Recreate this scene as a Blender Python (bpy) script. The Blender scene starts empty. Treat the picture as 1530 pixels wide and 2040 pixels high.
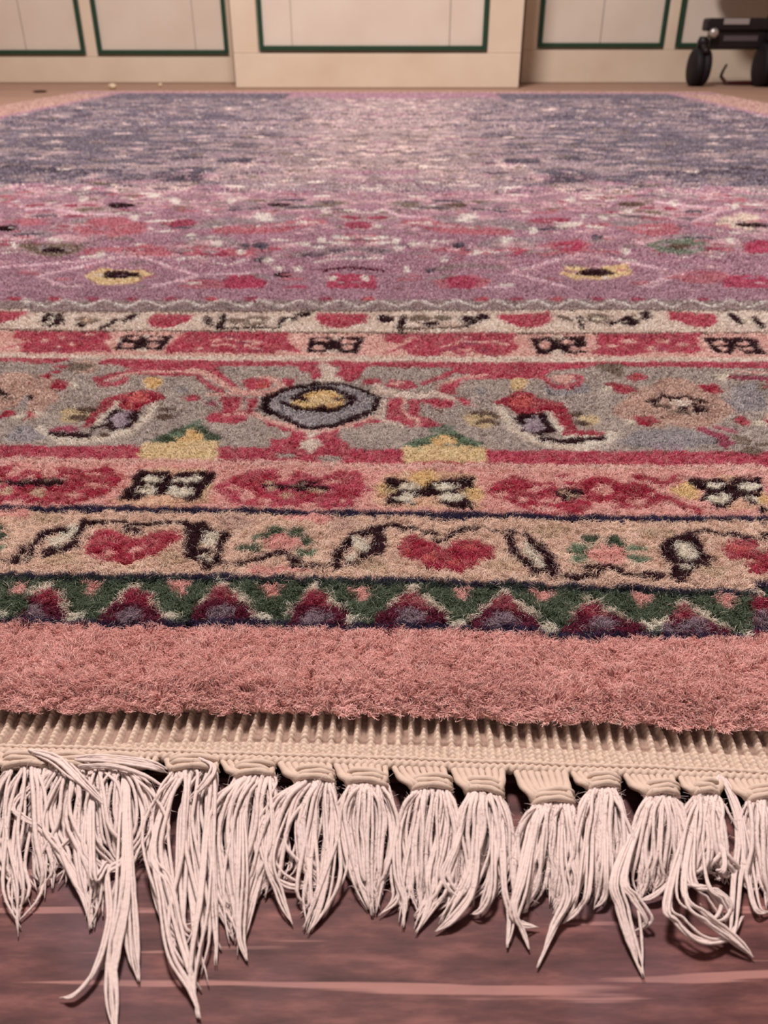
import bpy, math, random
import numpy as np

# ----------------------------------------------------------------- camera, light, exposure
sc = bpy.context.scene
col = sc.collection
F_PX, CX, CY, W_PX, H_PX = 1630.0, 765.0, 1020.0, 1530.0, 2040.0
CAM_Z = 0.150                       # camera height above the pile surface (z = 0)
TH = math.atan((CY - 70.0) / F_PX)  # pitch below the horizontal
cam_d = bpy.data.cameras.new('camera')
cam_d.sensor_fit = 'VERTICAL'
cam_d.sensor_height = 7.3
cam_d.lens = F_PX / H_PX * 7.3
cam_d.clip_start = 0.01
cam_d.clip_end = 40
cam = bpy.data.objects.new('camera', cam_d)
col.objects.link(cam)
cam.location = (0, 0, CAM_Z)
cam.rotation_euler = (math.pi / 2 - TH, 0, 0)
cam_d.dof.use_dof = True
cam_d.dof.focus_distance = 0.262
cam_d.dof.aperture_fstop = cam_d.lens / 1.15     # about 1.15 mm of glass
sc.camera = cam

sc.view_settings.view_transform = 'Standard'
sc.view_settings.look = 'None'
sc.view_settings.gamma = 1
sc.view_settings.use_curve_mapping = False
sc.view_settings.exposure = -0.07

world = bpy.data.worlds.new('world')
sc.world = world
world.use_nodes = True
bg = world.node_tree.nodes['Background']
bg.inputs[0].default_value = (1.0, 0.86, 0.82, 1)
bg.inputs[1].default_value = 0.28


def area(name, loc, target, size, power, colour):
    d = bpy.data.lights.new(name, 'AREA')
    d.shape = 'DISK'
    d.size = size
    d.energy = power
    d.color = colour
    o = bpy.data.objects.new(name, d)
    col.objects.link(o)
    o.location = loc
    v = [target[i] - loc[i] for i in range(3)]
    from mathutils import Vector
    o.rotation_euler = Vector(v).to_track_quat('-Z', 'Y').to_euler()
    return o


area('ceiling_lamp', (-0.25, 1.35, 2.3), (-0.1, 1.35, 0), 0.5, 116, (1.0, 0.90, 0.845))

sc.cycles.max_bounces = 6
sc.cycles.diffuse_bounces = 3
sc.cycles.glossy_bounces = 2
sc.cycles.transmission_bounces = 2
sc.cycles.caustics_reflective = False
sc.cycles.caustics_refractive = False
sc.cycles_curves.shape = 'RIBBONS'
sc.cycles_curves.subdivisions = 2

# ----------------------------------------------------------------- geometry helpers
ct, st = math.cos(TH), math.sin(TH)
FLOOR = -0.013


def at(px, py, z=0.0):
    """Point of the plane at height z that lies along the sight line of a photo pixel."""
    a, b = (px - CX) / F_PX, (py - CY) / F_PX
    dx, dy, dz = a, ct - b * st, -st - b * ct
    t = (z - CAM_Z) / dz
    return np.array([dx * t, dy * t, z])


def proj(X, Y, Z=0.0):
    z = Z - CAM_Z
    dep = Y * ct - z * st
    up = Y * st + z * ct
    return CX + F_PX * X / dep, CY - F_PX * up / dep


def srgb(r, g, b):
    f = lambda c: (c / 255 / 12.92) if c / 255 <= 0.04045 else ((c / 255 + 0.055) / 1.055) ** 2.4
    return (f(r), f(g), f(b))


def mesh_np(name, verts, faces, mat=None, parent=None, smooth=True, cols=None, loc=None):
    verts = np.asarray(verts, dtype=np.float32).reshape(-1, 3)
    faces = np.asarray(faces, dtype=np.int32).reshape(-1, 4)
    me = bpy.data.meshes.new(name)
    me.vertices.add(len(verts))
    me.vertices.foreach_set('co', verts.ravel())
    me.loops.add(faces.size)
    me.loops.foreach_set('vertex_index', faces.ravel())
    me.polygons.add(len(faces))
    me.polygons.foreach_set('loop_start', np.arange(len(faces), dtype=np.int32) * 4)
    me.polygons.foreach_set('use_smooth', np.full(len(faces), smooth))
    me.update(calc_edges=True)
    me.validate()
    if cols is not None:
        a = me.attributes.new('col', 'FLOAT_COLOR', 'POINT')
        c = np.ones((len(verts), 4), dtype=np.float32)
        c[:, :3] = cols
        a.data.foreach_set('color', c.ravel())
    if mat:
        me.materials.append(mat)
    o = bpy.data.objects.new(name, me)
    col.objects.link(o)
    if parent:
        o.parent = parent
    if loc is not None:
        o.location = loc
    return o


class Acc:
    """collects tubes, boxes and lathes into one mesh"""
    def __init__(self):
        self.v, self.f, self.n = [], [], 0

    def add(self, v, f):
        v = np.asarray(v, float).reshape(-1, 3)
        self.v.append(v)
        self.f.append(np.asarray(f, int).reshape(-1, 4) + self.n)
        self.n += len(v)

    def tube(self, pts, rad, k=7, flat=1.0, cap=True, phase=None, ridge=0.0, plies=2):
        pts = np.asarray(pts, float)
        m = len(pts)
        rad = np.broadcast_to(np.asarray(rad, float), (m,))
        T = np.gradient(pts, axis=0)
        T /= np.linalg.norm(T, axis=1)[:, None] + 1e-12
        ref = np.array([0, 0, 1.0])
        S = np.cross(T, ref)
        bad = np.linalg.norm(S, axis=1) < 1e-3
        S[bad] = (1, 0, 0)
        S /= np.linalg.norm(S, axis=1)[:, None]
        U = np.cross(S, T)
        th = np.arange(k) * 2 * math.pi / k
        r = rad[:, None] * np.ones(k)[None]
        if phase is not None:
            r = r * (1 + ridge * np.cos(plies * th[None] - np.asarray(phase)[:, None]))
        V = pts[:, None] + S[:, None] * (r * np.cos(th))[..., None] + U[:, None] * (r * np.sin(th) * flat)[..., None]
        i = np.arange(m - 1)[:, None] * k
        j = np.arange(k)[None]
        jn = (j + 1) % k
        F = np.stack([i + j, i + jn, i + k + jn, i + k + j], -1).reshape(-1, 4)
        V = V.reshape(-1, 3)
        if cap:
            c0, c1 = len(V), len(V) + 1
            V = np.vstack([V, pts[:1], pts[-1:]])
            ex = []
            for q in range(0, k - 1, 2):
                ex.append([c0, (q + 2) % k, (q + 1) % k, q])
                b = (m - 1) * k
                ex.append([c1, b + q, b + (q + 1) % k, b + (q + 2) % k])
            F = np.vstack([F, ex])
        self.add(V, F)

    def box(self, x0, x1, y0, y1, z0, z1):
        v = [(x, y, z) for x in (x0, x1) for y in (y0, y1) for z in (z0, z1)]
        f = [(0, 1, 3, 2), (4, 6, 7, 5), (0, 4, 5, 1), (2, 3, 7, 6), (0, 2, 6, 4), (1, 5, 7, 3)]
        self.add(v, f)

    def lathe(self, c, axis, prof, k=28):
        """prof: list of (distance along axis, radius)"""
        ax = np.array(axis, float)
        ax /= np.linalg.norm(ax)
        ref = np.array([0, 0, 1.0]) if abs(ax[2]) < .9 else np.array([1.0, 0, 0])
        S = np.cross(ax, ref)
        S /= np.linalg.norm(S)
        U = np.cross(S, ax)
        th = np.arange(k) * 2 * math.pi / k
        ring = S[None] * np.cos(th)[:, None] + U[None] * np.sin(th)[:, None]
        V = np.array([np.array(c) + ax * d + ring * r for d, r in prof])
        m = len(prof)
        i = np.arange(m - 1)[:, None] * k
        j = np.arange(k)[None]
        jn = (j + 1) % k
        F = np.stack([i + j, i + k + j, i + k + jn, i + jn], -1).reshape(-1, 4)
        self.add(V.reshape(-1, 3), F)

    def build(self, name, mat, parent=None, smooth=True, bevel=0.0, loc=None):
        V = np.vstack(self.v)
        if loc is not None:
            V = V - np.array(loc)
        o = mesh_np(name, V, np.vstack(self.f), mat, parent, smooth, loc=loc)
        if bevel:
            b = o.modifiers.new('bevel', 'BEVEL')
            b.width = bevel
            b.segments = 3
            b.limit_method = 'ANGLE'
            o.data.polygons.foreach_set('use_smooth', [True] * len(o.data.polygons))
            w = o.modifiers.new('wn', 'WEIGHTED_NORMAL')
        return o


def empty(name, loc, label, cat, group=None):
    o = bpy.data.objects.new(name, None)
    col.objects.link(o)
    o.location = loc
    o.empty_display_size = 0.05
    tag(o, label, cat, group)
    return o


def tag(o, label=None, cat=None, group=None, kind=None):
    if label: o['label'] = label
    if cat: o['category'] = cat
    if group: o['group'] = group
    if kind: o['kind'] = kind
    return o


def keep_place(o, parent):
    """parent a mesh given in world coordinates to an Empty that stands elsewhere"""
    o.parent = parent
    o.matrix_parent_inverse.identity()
    o.location = [o.location[i] - parent.location[i] for i in range(3)]
    return o


# ----------------------------------------------------------------- materials
def new_mat(name):
    m = bpy.data.materials.new(name)
    m.use_nodes = True
    nt = m.node_tree
    return m, nt, nt.nodes['Principled BSDF']


def simple(name, rgb, rough=0.6, var=0.06, scale=30, bump=0.0, metal=0.0, sheen=0.0, spec=0.3, coord='Object'):
    m, nt, b = new_mat(name)
    N, L = nt.nodes, nt.links
    tc = N.new('ShaderNodeTexCoord')
    no = N.new('ShaderNodeTexNoise')
    no.inputs['Scale'].default_value = scale
    no.inputs['Detail'].default_value = 4
    L.new(tc.outputs[coord], no.inputs['Vector'])
    mx = N.new('ShaderNodeMixRGB')
    c = np.array(rgb)
    mx.inputs[1].default_value = (*np.clip(c * (1 - var), 0, 1), 1)
    mx.inputs[2].default_value = (*np.clip(c * (1 + var), 0, 1), 1)
    L.new(no.outputs['Fac'], mx.inputs[0])
    L.new(mx.outputs[0], b.inputs['Base Color'])
    b.inputs['Roughness'].default_value = rough
    b.inputs['Metallic'].default_value = metal
    b.inputs['Specular IOR Level'].default_value = spec
    if sheen:
        b.inputs['Sheen Weight'].default_value = sheen
        b.inputs['Sheen Roughness'].default_value = 0.5
    if bump:
        bp = N.new('ShaderNodeBump')
        bp.inputs['Strength'].default_value = 0.6
        bp.inputs['Distance'].default_value = bump
        L.new(no.outputs['Fac'], bp.inputs['Height'])
        L.new(bp.outputs[0], b.inputs['Normal'])
    return m


def attr_mat(name, rough=0.9, bump=0.0, sheen=0.0, scale=500, spec=0.1):
    m, nt, b = new_mat(name)
    N, L = nt.nodes, nt.links
    at_ = N.new('ShaderNodeAttribute')
    at_.attribute_name = 'col'
    L.new(at_.outputs['Color'], b.inputs['Base Color'])
    b.inputs['Roughness'].default_value = rough
    b.inputs['Specular IOR Level'].default_value = spec
    if sheen:
        b.inputs['Sheen Weight'].default_value = sheen
    if bump:
        tc = N.new('ShaderNodeTexCoord')
        no = N.new('ShaderNodeTexNoise')
        no.inputs['Scale'].default_value = scale
        L.new(tc.outputs['Object'], no.inputs['Vector'])
        bp = N.new('ShaderNodeBump')
        bp.inputs['Strength'].default_value = 0.7
        bp.inputs['Distance'].default_value = bump
        L.new(no.outputs['Fac'], bp.inputs['Height'])
        L.new(bp.outputs[0], b.inputs['Normal'])
    return m


M_PILE = attr_mat('wool_pile', rough=0.8, spec=0.08, sheen=0.03)
M_BACK = attr_mat('wool_ground', rough=0.95, bump=0.004, scale=260, spec=0.05)
M_COTTON = simple('cotton_yarn', srgb(216, 196, 191), rough=0.8, var=0.07, scale=900, bump=0.0004, spec=0.15, sheen=0.1)
M_WEFT = attr_mat('cotton_weave', rough=0.85, bump=0.0003, scale=900, spec=0.1)
M_CORD = simple('cotton_cord', srgb(198, 176, 162), rough=0.85, var=0.08, scale=800, bump=0.0003, spec=0.1)


def wood_floor():
    m, nt, b = new_mat('dark_floorboards')
    N, L = nt.nodes, nt.links
    tc = N.new('ShaderNodeTexCoord')
    mp = N.new('ShaderNodeMapping')
    mp.inputs['Scale'].default_value = (9, 42, 1)
    L.new(tc.outputs['Object'], mp.inputs['Vector'])
    n1 = N.new('ShaderNodeTexNoise')
    n1.inputs['Scale'].default_value = 6.0
    n1.inputs['Detail'].default_value = 8
    n1.inputs['Roughness'].default_value = 0.62
    L.new(mp.outputs[0], n1.inputs['Vector'])
    r = N.new('ShaderNodeValToRGB')
    e = r.color_ramp.elements
    e[0].position, e[0].color = 0.30, (*srgb(60, 28, 29), 1)
    e[1].position, e[1].color = 0.72, (*srgb(126, 78, 74), 1)
    k = e.new(0.5)
    k.color = (*srgb(88, 50, 49), 1)
    L.new(n1.outputs['Fac'], r.inputs[0])
    # pale worn lines running along the grain
    mp2 = N.new('ShaderNodeMapping')
    mp2.inputs['Scale'].default_value = (0.7, 19, 1)
    L.new(tc.outputs['Object'], mp2.inputs['Vector'])
    n2 = N.new('ShaderNodeTexNoise')
    n2.inputs['Scale'].default_value = 14
    n2.inputs['Detail'].default_value = 3
    L.new(mp2.outputs[0], n2.inputs['Vector'])
    r2 = N.new('ShaderNodeValToRGB')
    f = r2.color_ramp.elements
    f[0].position, f[0].color = 0.585, (0, 0, 0, 1)
    f[1].position, f[1].color = 0.62, (1, 1, 1, 1)
    L.new(n2.outputs['Fac'], r2.inputs[0])
    mx = N.new('ShaderNodeMixRGB')
    mx.inputs[2].default_value = (*srgb(166, 118, 112), 1)
    ml = N.new('ShaderNodeMath')
    ml.operation = 'MULTIPLY'
    ml.inputs[1].default_value = 0.75
    L.new(r2.outputs[0], ml.inputs[0])
    L.new(ml.outputs[0], mx.inputs[0])
    L.new(r.outputs[0], mx.inputs[1])
    # greyer blotches of wear
    n3 = N.new('ShaderNodeTexNoise')
    n3.inputs['Scale'].default_value = 28
    L.new(tc.outputs['Object'], n3.inputs['Vector'])
    r3 = N.new('ShaderNodeValToRGB')
    g = r3.color_ramp.elements
    g[0].position, g[0].color = 0.5, (0, 0, 0, 1)
    g[1].position, g[1].color = 0.7, (0.5, 0.5, 0.5, 1)
    L.new(n3.outputs['Fac'], r3.inputs[0])
    mx2 = N.new('ShaderNodeMixRGB')
    mx2.inputs[2].default_value = (*srgb(98, 74, 84), 1)
    L.new(r3.outputs[0], mx2.inputs[0])
    L.new(mx.outputs[0], mx2.inputs[1])
    # boards turn paler towards the cupboards
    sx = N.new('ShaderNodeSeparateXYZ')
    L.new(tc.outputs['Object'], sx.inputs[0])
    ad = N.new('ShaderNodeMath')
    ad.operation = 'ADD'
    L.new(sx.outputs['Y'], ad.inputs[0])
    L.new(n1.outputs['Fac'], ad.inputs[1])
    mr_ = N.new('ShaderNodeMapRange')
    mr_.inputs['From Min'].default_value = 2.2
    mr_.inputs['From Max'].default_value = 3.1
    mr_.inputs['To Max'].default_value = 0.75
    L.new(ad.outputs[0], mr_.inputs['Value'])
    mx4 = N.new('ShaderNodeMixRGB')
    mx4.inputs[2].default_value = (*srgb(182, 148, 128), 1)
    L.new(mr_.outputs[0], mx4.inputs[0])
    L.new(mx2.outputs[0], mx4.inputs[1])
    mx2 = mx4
    # board joints
    br = N.new('ShaderNodeTexBrick')
    br.offset = 0.4
    br.inputs['Scale'].default_value = 1.0
    br.inputs['Brick Width'].default_value = 1.3
    br.inputs['Row Height'].default_value = 0.11
    br.inputs['Mortar Size'].default_value = 0.0008
    br.inputs['Color1'].default_value = (1, 1, 1, 1)
    br.inputs['Color2'].default_value = (0.86, 0.86, 0.86, 1)
    br.inputs['Mortar'].default_value = (0.3, 0.25, 0.25, 1)
    mpb = N.new('ShaderNodeMapping')
    mpb.inputs['Location'].default_value = (0.3, 0.06, 0)
    L.new(tc.outputs['Object'], mpb.inputs['Vector'])
    L.new(mpb.outputs[0], br.inputs['Vector'])
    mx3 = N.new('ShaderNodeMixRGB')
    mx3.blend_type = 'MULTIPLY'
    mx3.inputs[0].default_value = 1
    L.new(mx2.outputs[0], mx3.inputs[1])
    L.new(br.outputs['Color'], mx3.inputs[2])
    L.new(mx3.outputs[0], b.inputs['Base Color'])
    b.inputs['Roughness'].default_value = 0.6
    b.inputs['Specular IOR Level'].default_value = 0.22
    bp = N.new('ShaderNodeBump')
    bp.inputs['Strength'].default_value = 0.4
    bp.inputs['Distance'].default_value = 0.0006
    L.new(n1.outputs['Fac'], bp.inputs['Height'])
    L.new(bp.outputs[0], b.inputs['Normal'])
    return m


def paint_mat(name, rgb, stain, rough=0.5):
    """old oil paint: slow colour drift, vertical board lines left to geometry, some grubby smudges"""
    m, nt, b = new_mat(name)
    N, L = nt.nodes, nt.links
    tc = N.new('ShaderNodeTexCoord')
    n1 = N.new('ShaderNodeTexNoise')
    n1.inputs['Scale'].default_value = 5
    n1.inputs['Detail'].default_value = 5
    L.new(tc.outputs['Object'], n1.inputs['Vector'])
    r = N.new('ShaderNodeValToRGB')
    e = r.color_ramp.elements
    e[0].position, e[0].color = 0.35, (*rgb, 1)
    e[1].position, e[1].color = 0.85, (*stain, 1)
    L.new(n1.outputs['Fac'], r.inputs[0])
    L.new(r.outputs[0], b.inputs['Base Color'])
    b.inputs['Roughness'].default_value = rough
    b.inputs['Specular IOR Level'].default_value = 0.3
    return m


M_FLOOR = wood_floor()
M_PAINT = paint_mat('cream_paint', srgb(222, 207, 188), srgb(208, 187, 166))
M_PANEL = paint_mat('pale_panel_paint', srgb(222, 210, 198), srgb(212, 196, 182))
M_GREEN = simple('green_paint', srgb(38, 66, 50), rough=0.45, var=0.15)
M_WALL = simple('plaster', srgb(214, 188, 164), rough=0.9, var=0.03, scale=6)
M_BLACK = simple('black_plastic', srgb(30, 24, 28), rough=0.4, var=0.1)
M_RUBBER = simple('black_rubber', srgb(22, 18, 24), rough=0.65, var=0.1)
M_STEEL = simple('bright_steel', srgb(190, 186, 184), rough=0.35, var=0.05, metal=0.8)
M_GREYL = simple('grey_label_plastic', srgb(150, 142, 142), rough=0.4, var=0.04)
M_GREYD = simple('dull_grey_plastic', srgb(84, 74, 80), rough=0.5, var=0.04)
M_CORDR = simple('dark_red_flex', srgb(60, 18, 18), rough=0.5)
M_CRUMB = simple('pale_crumb_stuff', srgb(225, 205, 175), rough=0.9, var=0.1, scale=300)
M_CRUMBD = simple('dark_splinter_wood', srgb(70, 40, 28), rough=0.9, var=0.1, scale=300)

# ----------------------------------------------------------------- the rug's design
# colours of the wool (palette) and a canvas of palette indices in rug coordinates (u across, v along)
PAL = dict(
    pk=(204, 138, 132), p2=(208, 146, 140), pl=(218, 158, 150), be=(204, 166, 148), b2=(208, 162, 138), b3=(220, 186, 174), sb=(168, 134, 126),
    cr=(222, 196, 178), c2=(232, 192, 178), re=(138, 30, 50), rr=(158, 54, 74), sa=(180, 84, 84), mr=(70, 20, 36), m2=(106, 22, 42),
    nv=(30, 24, 44), bk=(34, 14, 20), b4=(78, 54, 48), gr=(58, 68, 54), gd=(30, 36, 34), g2=(86, 104, 84), g3=(108, 116, 104),
    gy=(158, 145, 139), gz=(138, 132, 136), ta=(176, 144, 132), tn=(178, 150, 128), ll=(104, 86, 98), l2=(146, 130, 142),
    oc=(212, 168, 118), o2=(218, 178, 136), ol=(190, 168, 132), dg=(112, 96, 86), db=(84, 66, 58),
    mv=(152, 116, 132), ml=(186, 152, 160), mp=(142, 124, 132), zg=(134, 116, 118), r2=(164, 98, 110), rf=(156, 62, 86), r3=(140, 62, 82),
    bl=(94, 86, 98), bd=(74, 66, 78), b5=(116, 104, 116), cq=(196, 178, 162), pw=(224, 198, 192), gm=(140, 124, 130), rp=(156, 136, 138), lm=(212, 172, 184), fk=(182, 158, 160), fw=(204, 182, 178))
PK = list(PAL)
PIX = {k: i for i, k in enumerate(PK)}
LUT = np.array([srgb(*PAL[k]) for k in PK], dtype=np.float32)
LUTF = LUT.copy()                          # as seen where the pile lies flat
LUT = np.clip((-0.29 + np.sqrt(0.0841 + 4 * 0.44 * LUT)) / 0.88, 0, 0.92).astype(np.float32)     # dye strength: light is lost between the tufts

RES = 0.0007
RW, RL = 0.96, 2.68                    # half width and length of the pile
O2 = np.array([-0.0345, 0.155])        # near end of the rug's long axis
PSI = math.radians(1.4)
EU = np.array([math.cos(PSI), -math.sin(PSI)])
EV = np.array([math.sin(PSI), math.cos(PSI)])
NU = int(2 * RW / RES)
V0 = -0.02
NV = int((RL - V0) / RES)
canvas = np.full((NV, NU), PIX['mv'], np.uint8)


def uv_of(X, Y):
    dx, dy = X - O2[0], Y - O2[1]
    return dx * EU[0] + dy * EU[1], dx * EV[0] + dy * EV[1]


def xy_of(u, v):
    return O2[0] + u * EU[0] + v * EV[0], O2[1] + u * EU[1] + v * EV[1]


def window(pts_px, pad=3):
    p = np.asarray(pts_px, float)
    x0, y0 = p.min(0) - pad
    x1, y1 = p.max(0) + pad
    y0 = max(y0, 95)
    cs = [at(x, y)[:2] for x in (x0, x1) for y in (y0, y1)]
    uv = np.array([uv_of(*c) for c in cs])
    i0 = max(0, int((uv[:, 1].min() - V0) / RES))
    i1 = min(NV, int((uv[:, 1].max() - V0) / RES) + 2)
    j0 = max(0, int((uv[:, 0].min() + RW) / RES))
    j1 = min(NU, int((uv[:, 0].max() + RW) / RES) + 2)
    if i1 <= i0 or j1 <= j0:
        return None
    vv, uu = np.meshgrid(V0 + (np.arange(i0, i1) + .5) * RES, -RW + (np.arange(j0, j1) + .5) * RES, indexing='ij')
    px, py = proj(*xy_of(uu, vv))
    return i0, i1, j0, j1, px, py


def inside(px, py, P):
    P = np.asarray(P, float)
    r = np.zeros(px.shape, bool)
    xa, ya = P[-1]
    for xb, yb in P:
        c = ((yb > py) != (ya > py))
        if ya != yb:
            r ^= c & (px < (xa - xb) * (py - yb) / (ya - yb) + xb)
        xa, ya = xb, yb
    return r


def put(w, mask, c):
    i0, i1, j0, j1 = w[:4]
    canvas[i0:i1, j0:j1][mask] = PIX[c]


K = 3.825
CROP = {'A1': (0, 1000, K), 'A2': (380, 1000, K), 'A3': (760, 1000, K), 'A4': (1130, 1000, K),
        'B1': (0, 880, K), 'B2': (380, 880, K), 'B3': (760, 880, K), 'B4': (1130, 880, K),
        'C1': (0, 700, K), 'C2': (380, 700, K), 'C3': (760, 700, K), 'C4': (1130, 700, K),
        'E1': (0, 580, K), 'E2': (380, 580, K), 'E3': (760, 580, K), 'E4': (1130, 580, K),
        'F1': (0, 380, 2.0), 'F2': (765, 380, 2.0), 'P': (0, 0, 1.0)}


def tr(crop, *xy):
    x0, y0, k = CROP[crop]
    a = np.array(xy, float).reshape(-1, 2)
    return a / k + (x0, y0)


def po(crop, c, *xy):
    P = tr(crop, *xy)
    w = window(P)
    if w: put(w, inside(w[4], w[5], P), c)


def bb(crop, c, *q):
    """ellipses: cx, cy, rx, ry repeated"""
    k = CROP[crop][2]
    for i in range(0, len(q), 4):
        cx, cy = tr(crop, q[i], q[i + 1])[0]
        rx, ry = q[i + 2] / k, q[i + 3] / k
        w = window([(cx - rx, cy - ry), (cx + rx, cy + ry)])
        if w:
            dx, dy = (w[4] - cx) / rx, (w[5] - cy) / ry
            a = np.arctan2(dy, dx)
            put(w, dx * dx + dy * dy < 1 + 0.18 * np.sin(3 * a + cx) + 0.12 * np.sin(7 * a + cy), c)


def ln(crop, c, wd, *xy):
    P = tr(crop, *xy)
    wd = wd / CROP[crop][2] / 2
    w = window(P, wd + 3)
    if not w: return
    m = np.zeros(w[4].shape, bool)
    for (xa, ya), (xb, yb) in zip(P[:-1], P[1:]):
        d = max((xb - xa) ** 2 + (yb - ya) ** 2, 1e-6)
        t = np.clip(((w[4] - xa) * (xb - xa) + (w[5] - ya) * (yb - ya)) / d, 0, 1)
        m |= np.hypot(w[4] - xa - t * (xb - xa), w[5] - ya - t * (yb - ya)) < wd
    put(w, m, c)


XS = [-700, 0, 380, 765, 1150, 1530, 2230]


def band(c, top, bot):
    """a stripe between two edges read at x = 0, 380, 765, 1150, 1530"""
    ext = lambda y: [y[0] - (y[1] - y[0]) * 1.5] + list(y) + [y[-1] + (y[-1] - y[-2]) * 1.5]
    t, b = ext(top), ext(bot)
    po('P', c, *[q for p in list(zip(XS, t)) + list(zip(XS, b))[::-1] for q in p])


def edge(c, wd, ys):
    ext = [ys[0] - (ys[1] - ys[0]) * 1.5] + list(ys) + [ys[-1] + (ys[-1] - ys[-2]) * 1.5]
    ln('P', c, wd, *[q for p in zip(XS, ext) for q in p])


e0 = (1440, 1445, 1450, 1465, 1480)
e1 = (1239, 1245, 1246, 1262, 1272)
e2 = (1144, 1147, 1153, 1167, 1180)
e3 = (1010, 1014, 1022, 1029, 1033)
e4 = (909, 911, 920, 922, 923)
e5 = (885, 887, 893, 896, 897)
e6 = (725, 725, 727, 728, 732)
e7 = (716, 716, 719, 720, 720)
e7t = (705, 706, 708, 708, 711)
e8 = (657, 658, 662, 662, 661)
e9 = (621, 620, 619, 616, 618)
e10 = (604, 603, 601, 600, 603)

# ---- the field, in rug coordinates, mirrored about the long axis
rng = np.random.default_rng(7)
uu1 = -RW + (np.arange(NU) + .5) * RES
vv1 = V0 + (np.arange(NV) + .5) * RES
BW = 0.372


def field_zone():
    au = np.abs(uu1)[None, :]
    v = vv1[:, None]
    wid = 0.235 + 0.045 * np.sin(v * 19) + 0.035 * np.sign(np.sin(v * 44)) + 0.03 * np.sin(v * 95) - 0.05 * np.clip(v - 1.9, 0, 1)
    blue = (v > 0.80 + 0.16 * np.clip(1 - (au - .2) / .35, -0.3, 1)) & (au > wid)
    canvas[blue] = PIX['bl']
    mid = (v > 0.82) & (au <= wid)
    canvas[mid] = PIX['mp']
    rose = (au < 0.10 + 0.02 * np.sin(v * 60)) & (v > 0.95)
    canvas[rose] = PIX['rp']
    far = (v > 2.2)
    canvas[np.broadcast_to(far, canvas.shape) & (au < .3)] = PIX['mv']


field_zone()


def spot(u, v, ru, rv, c, ang=0.0, ring=None):
    """an ellipse in rug coordinates and its mirror image"""
    for s in (-1, 1):
        uc = s * u
        R = max(ru, rv) * 1.1
        i0, i1 = int((v - R - V0) / RES), int((v + R - V0) / RES) + 1
        j0, j1 = int((uc - R + RW) / RES), int((uc + R + RW) / RES) + 1
        i0, j0 = max(i0, 0), max(j0, 0)
        i1, j1 = min(i1, NV), min(j1, NU)
        if i1 <= i0 or j1 <= j0: continue
        dv = vv1[i0:i1, None] - v
        du = (uu1[None, j0:j1] - uc) * s
        a, b = math.cos(ang), math.sin(ang)
        x, y = (du * a + dv * b) / ru, (-du * b + dv * a) / rv
        d = np.maximum(np.abs(x), np.abs(y)) * .4 + np.hypot(x, y) * .6
        canvas[i0:i1, j0:j1][d < 1] = PIX[c]


def scatter():
    # abrash: slightly different dye lots in soft patches
    for _ in range(420):
        u, v = rng.uniform(0, .86), rng.uniform(.4, 2.35)
        blue = (v > .86 and u > .24)
        spot(u, v, rng.uniform(.012, .05), rng.uniform(.006, .02), rng.choice(['bd', 'b5', 'gm', 'bl'] if blue else (['mv', 'r2', 'mp', 'mv'] if v < .8 else ['mp', 'gm', 'rp', 'mv', 'zg'])), rng.uniform(-.5, .5))
    # vines
    for _ in range(240):
        u, v = rng.uniform(0, .86), rng.uniform(.38, 2.3)
        a = rng.uniform(0, 6.28)
        blue = (v > .86 and u > .24)
        if blue and rng.random() < .6: continue
        for k in range(9):
            a += rng.uniform(-.35, .35)
            u += .008 * math.cos(a)
            v += .008 * math.sin(a)
            spot(abs(u), v, .0052, .0016 + .0006 * v, 'b5' if blue else ('ml' if v < .8 else 'fk'), a)
    # rosettes
    for _ in range(950):
        u, v = rng.uniform(0, .86), rng.uniform(.39, 2.35)
        blue = (v > .86 and u > .24)
        if blue and rng.random() < .35: continue
        r = rng.uniform(.006, .013) * (1 + .45 * v)
        a = rng.uniform(-.6, .6)
        spot(u, v, r * 1.5, r, rng.choice((['ml', 'rp', 'gm', 'ml', 'r2'] if v < .8 else ['fk', 'rp', 'gm', 'rp', 'zg']) if not blue else ['b5', 'gm', 'b5']), a)
        spot(u, v, r * .9, r * .55, rng.choice(['r3' if v < .8 else 'zg', 'dg', 'mv', 'ml' if v < .8 else 'fk', 'gm', 'll'] if not blue else ['bd', 'zg', 'fk', 'zg']), a)
    # bright knots
    for _ in range(950):
        u, v = rng.uniform(0, .86), rng.uniform(.39, 2.35)
        blue = (v > .86 and u > .24)
        if blue and rng.random() < .65: continue
        r = rng.uniform(.0026, .0056) * (1 + .35 * v)
        if v > 1.2 and rng.random() < .35: continue
        spot(u, v, r * rng.uniform(1, 2.2), r, rng.choice(['pw', 'pw', 'ml', 'ml'] if v < .8 else ['pw', 'fw', 'fk']), rng.uniform(-.7, .7))
    for _ in range(520):
        u, v = rng.uniform(0, .86), rng.uniform(.39, 2.35)
        if rng.random() < .4: u *= .35
        r = rng.uniform(.002, .005) * (1 + .3 * v)
        spot(u, v, r * rng.uniform(1.5, 4), r, rng.choice(['r3' if v < .8 else 'll', 'dg', 'll', 'zg', 'bd', 'zg']), rng.uniform(-.4, .4))


scatter()
for _ in range(260):            # ragged meeting of the blue corners and the pale centre
    v = rng.uniform(.85, 2.4)
    spot(.235 + rng.normal(0, .05), v, rng.uniform(.01, .03), rng.uniform(.006, .014), rng.choice(['bl', 'mp', 'b5', 'gm', 'bd', 'rp']))


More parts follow.
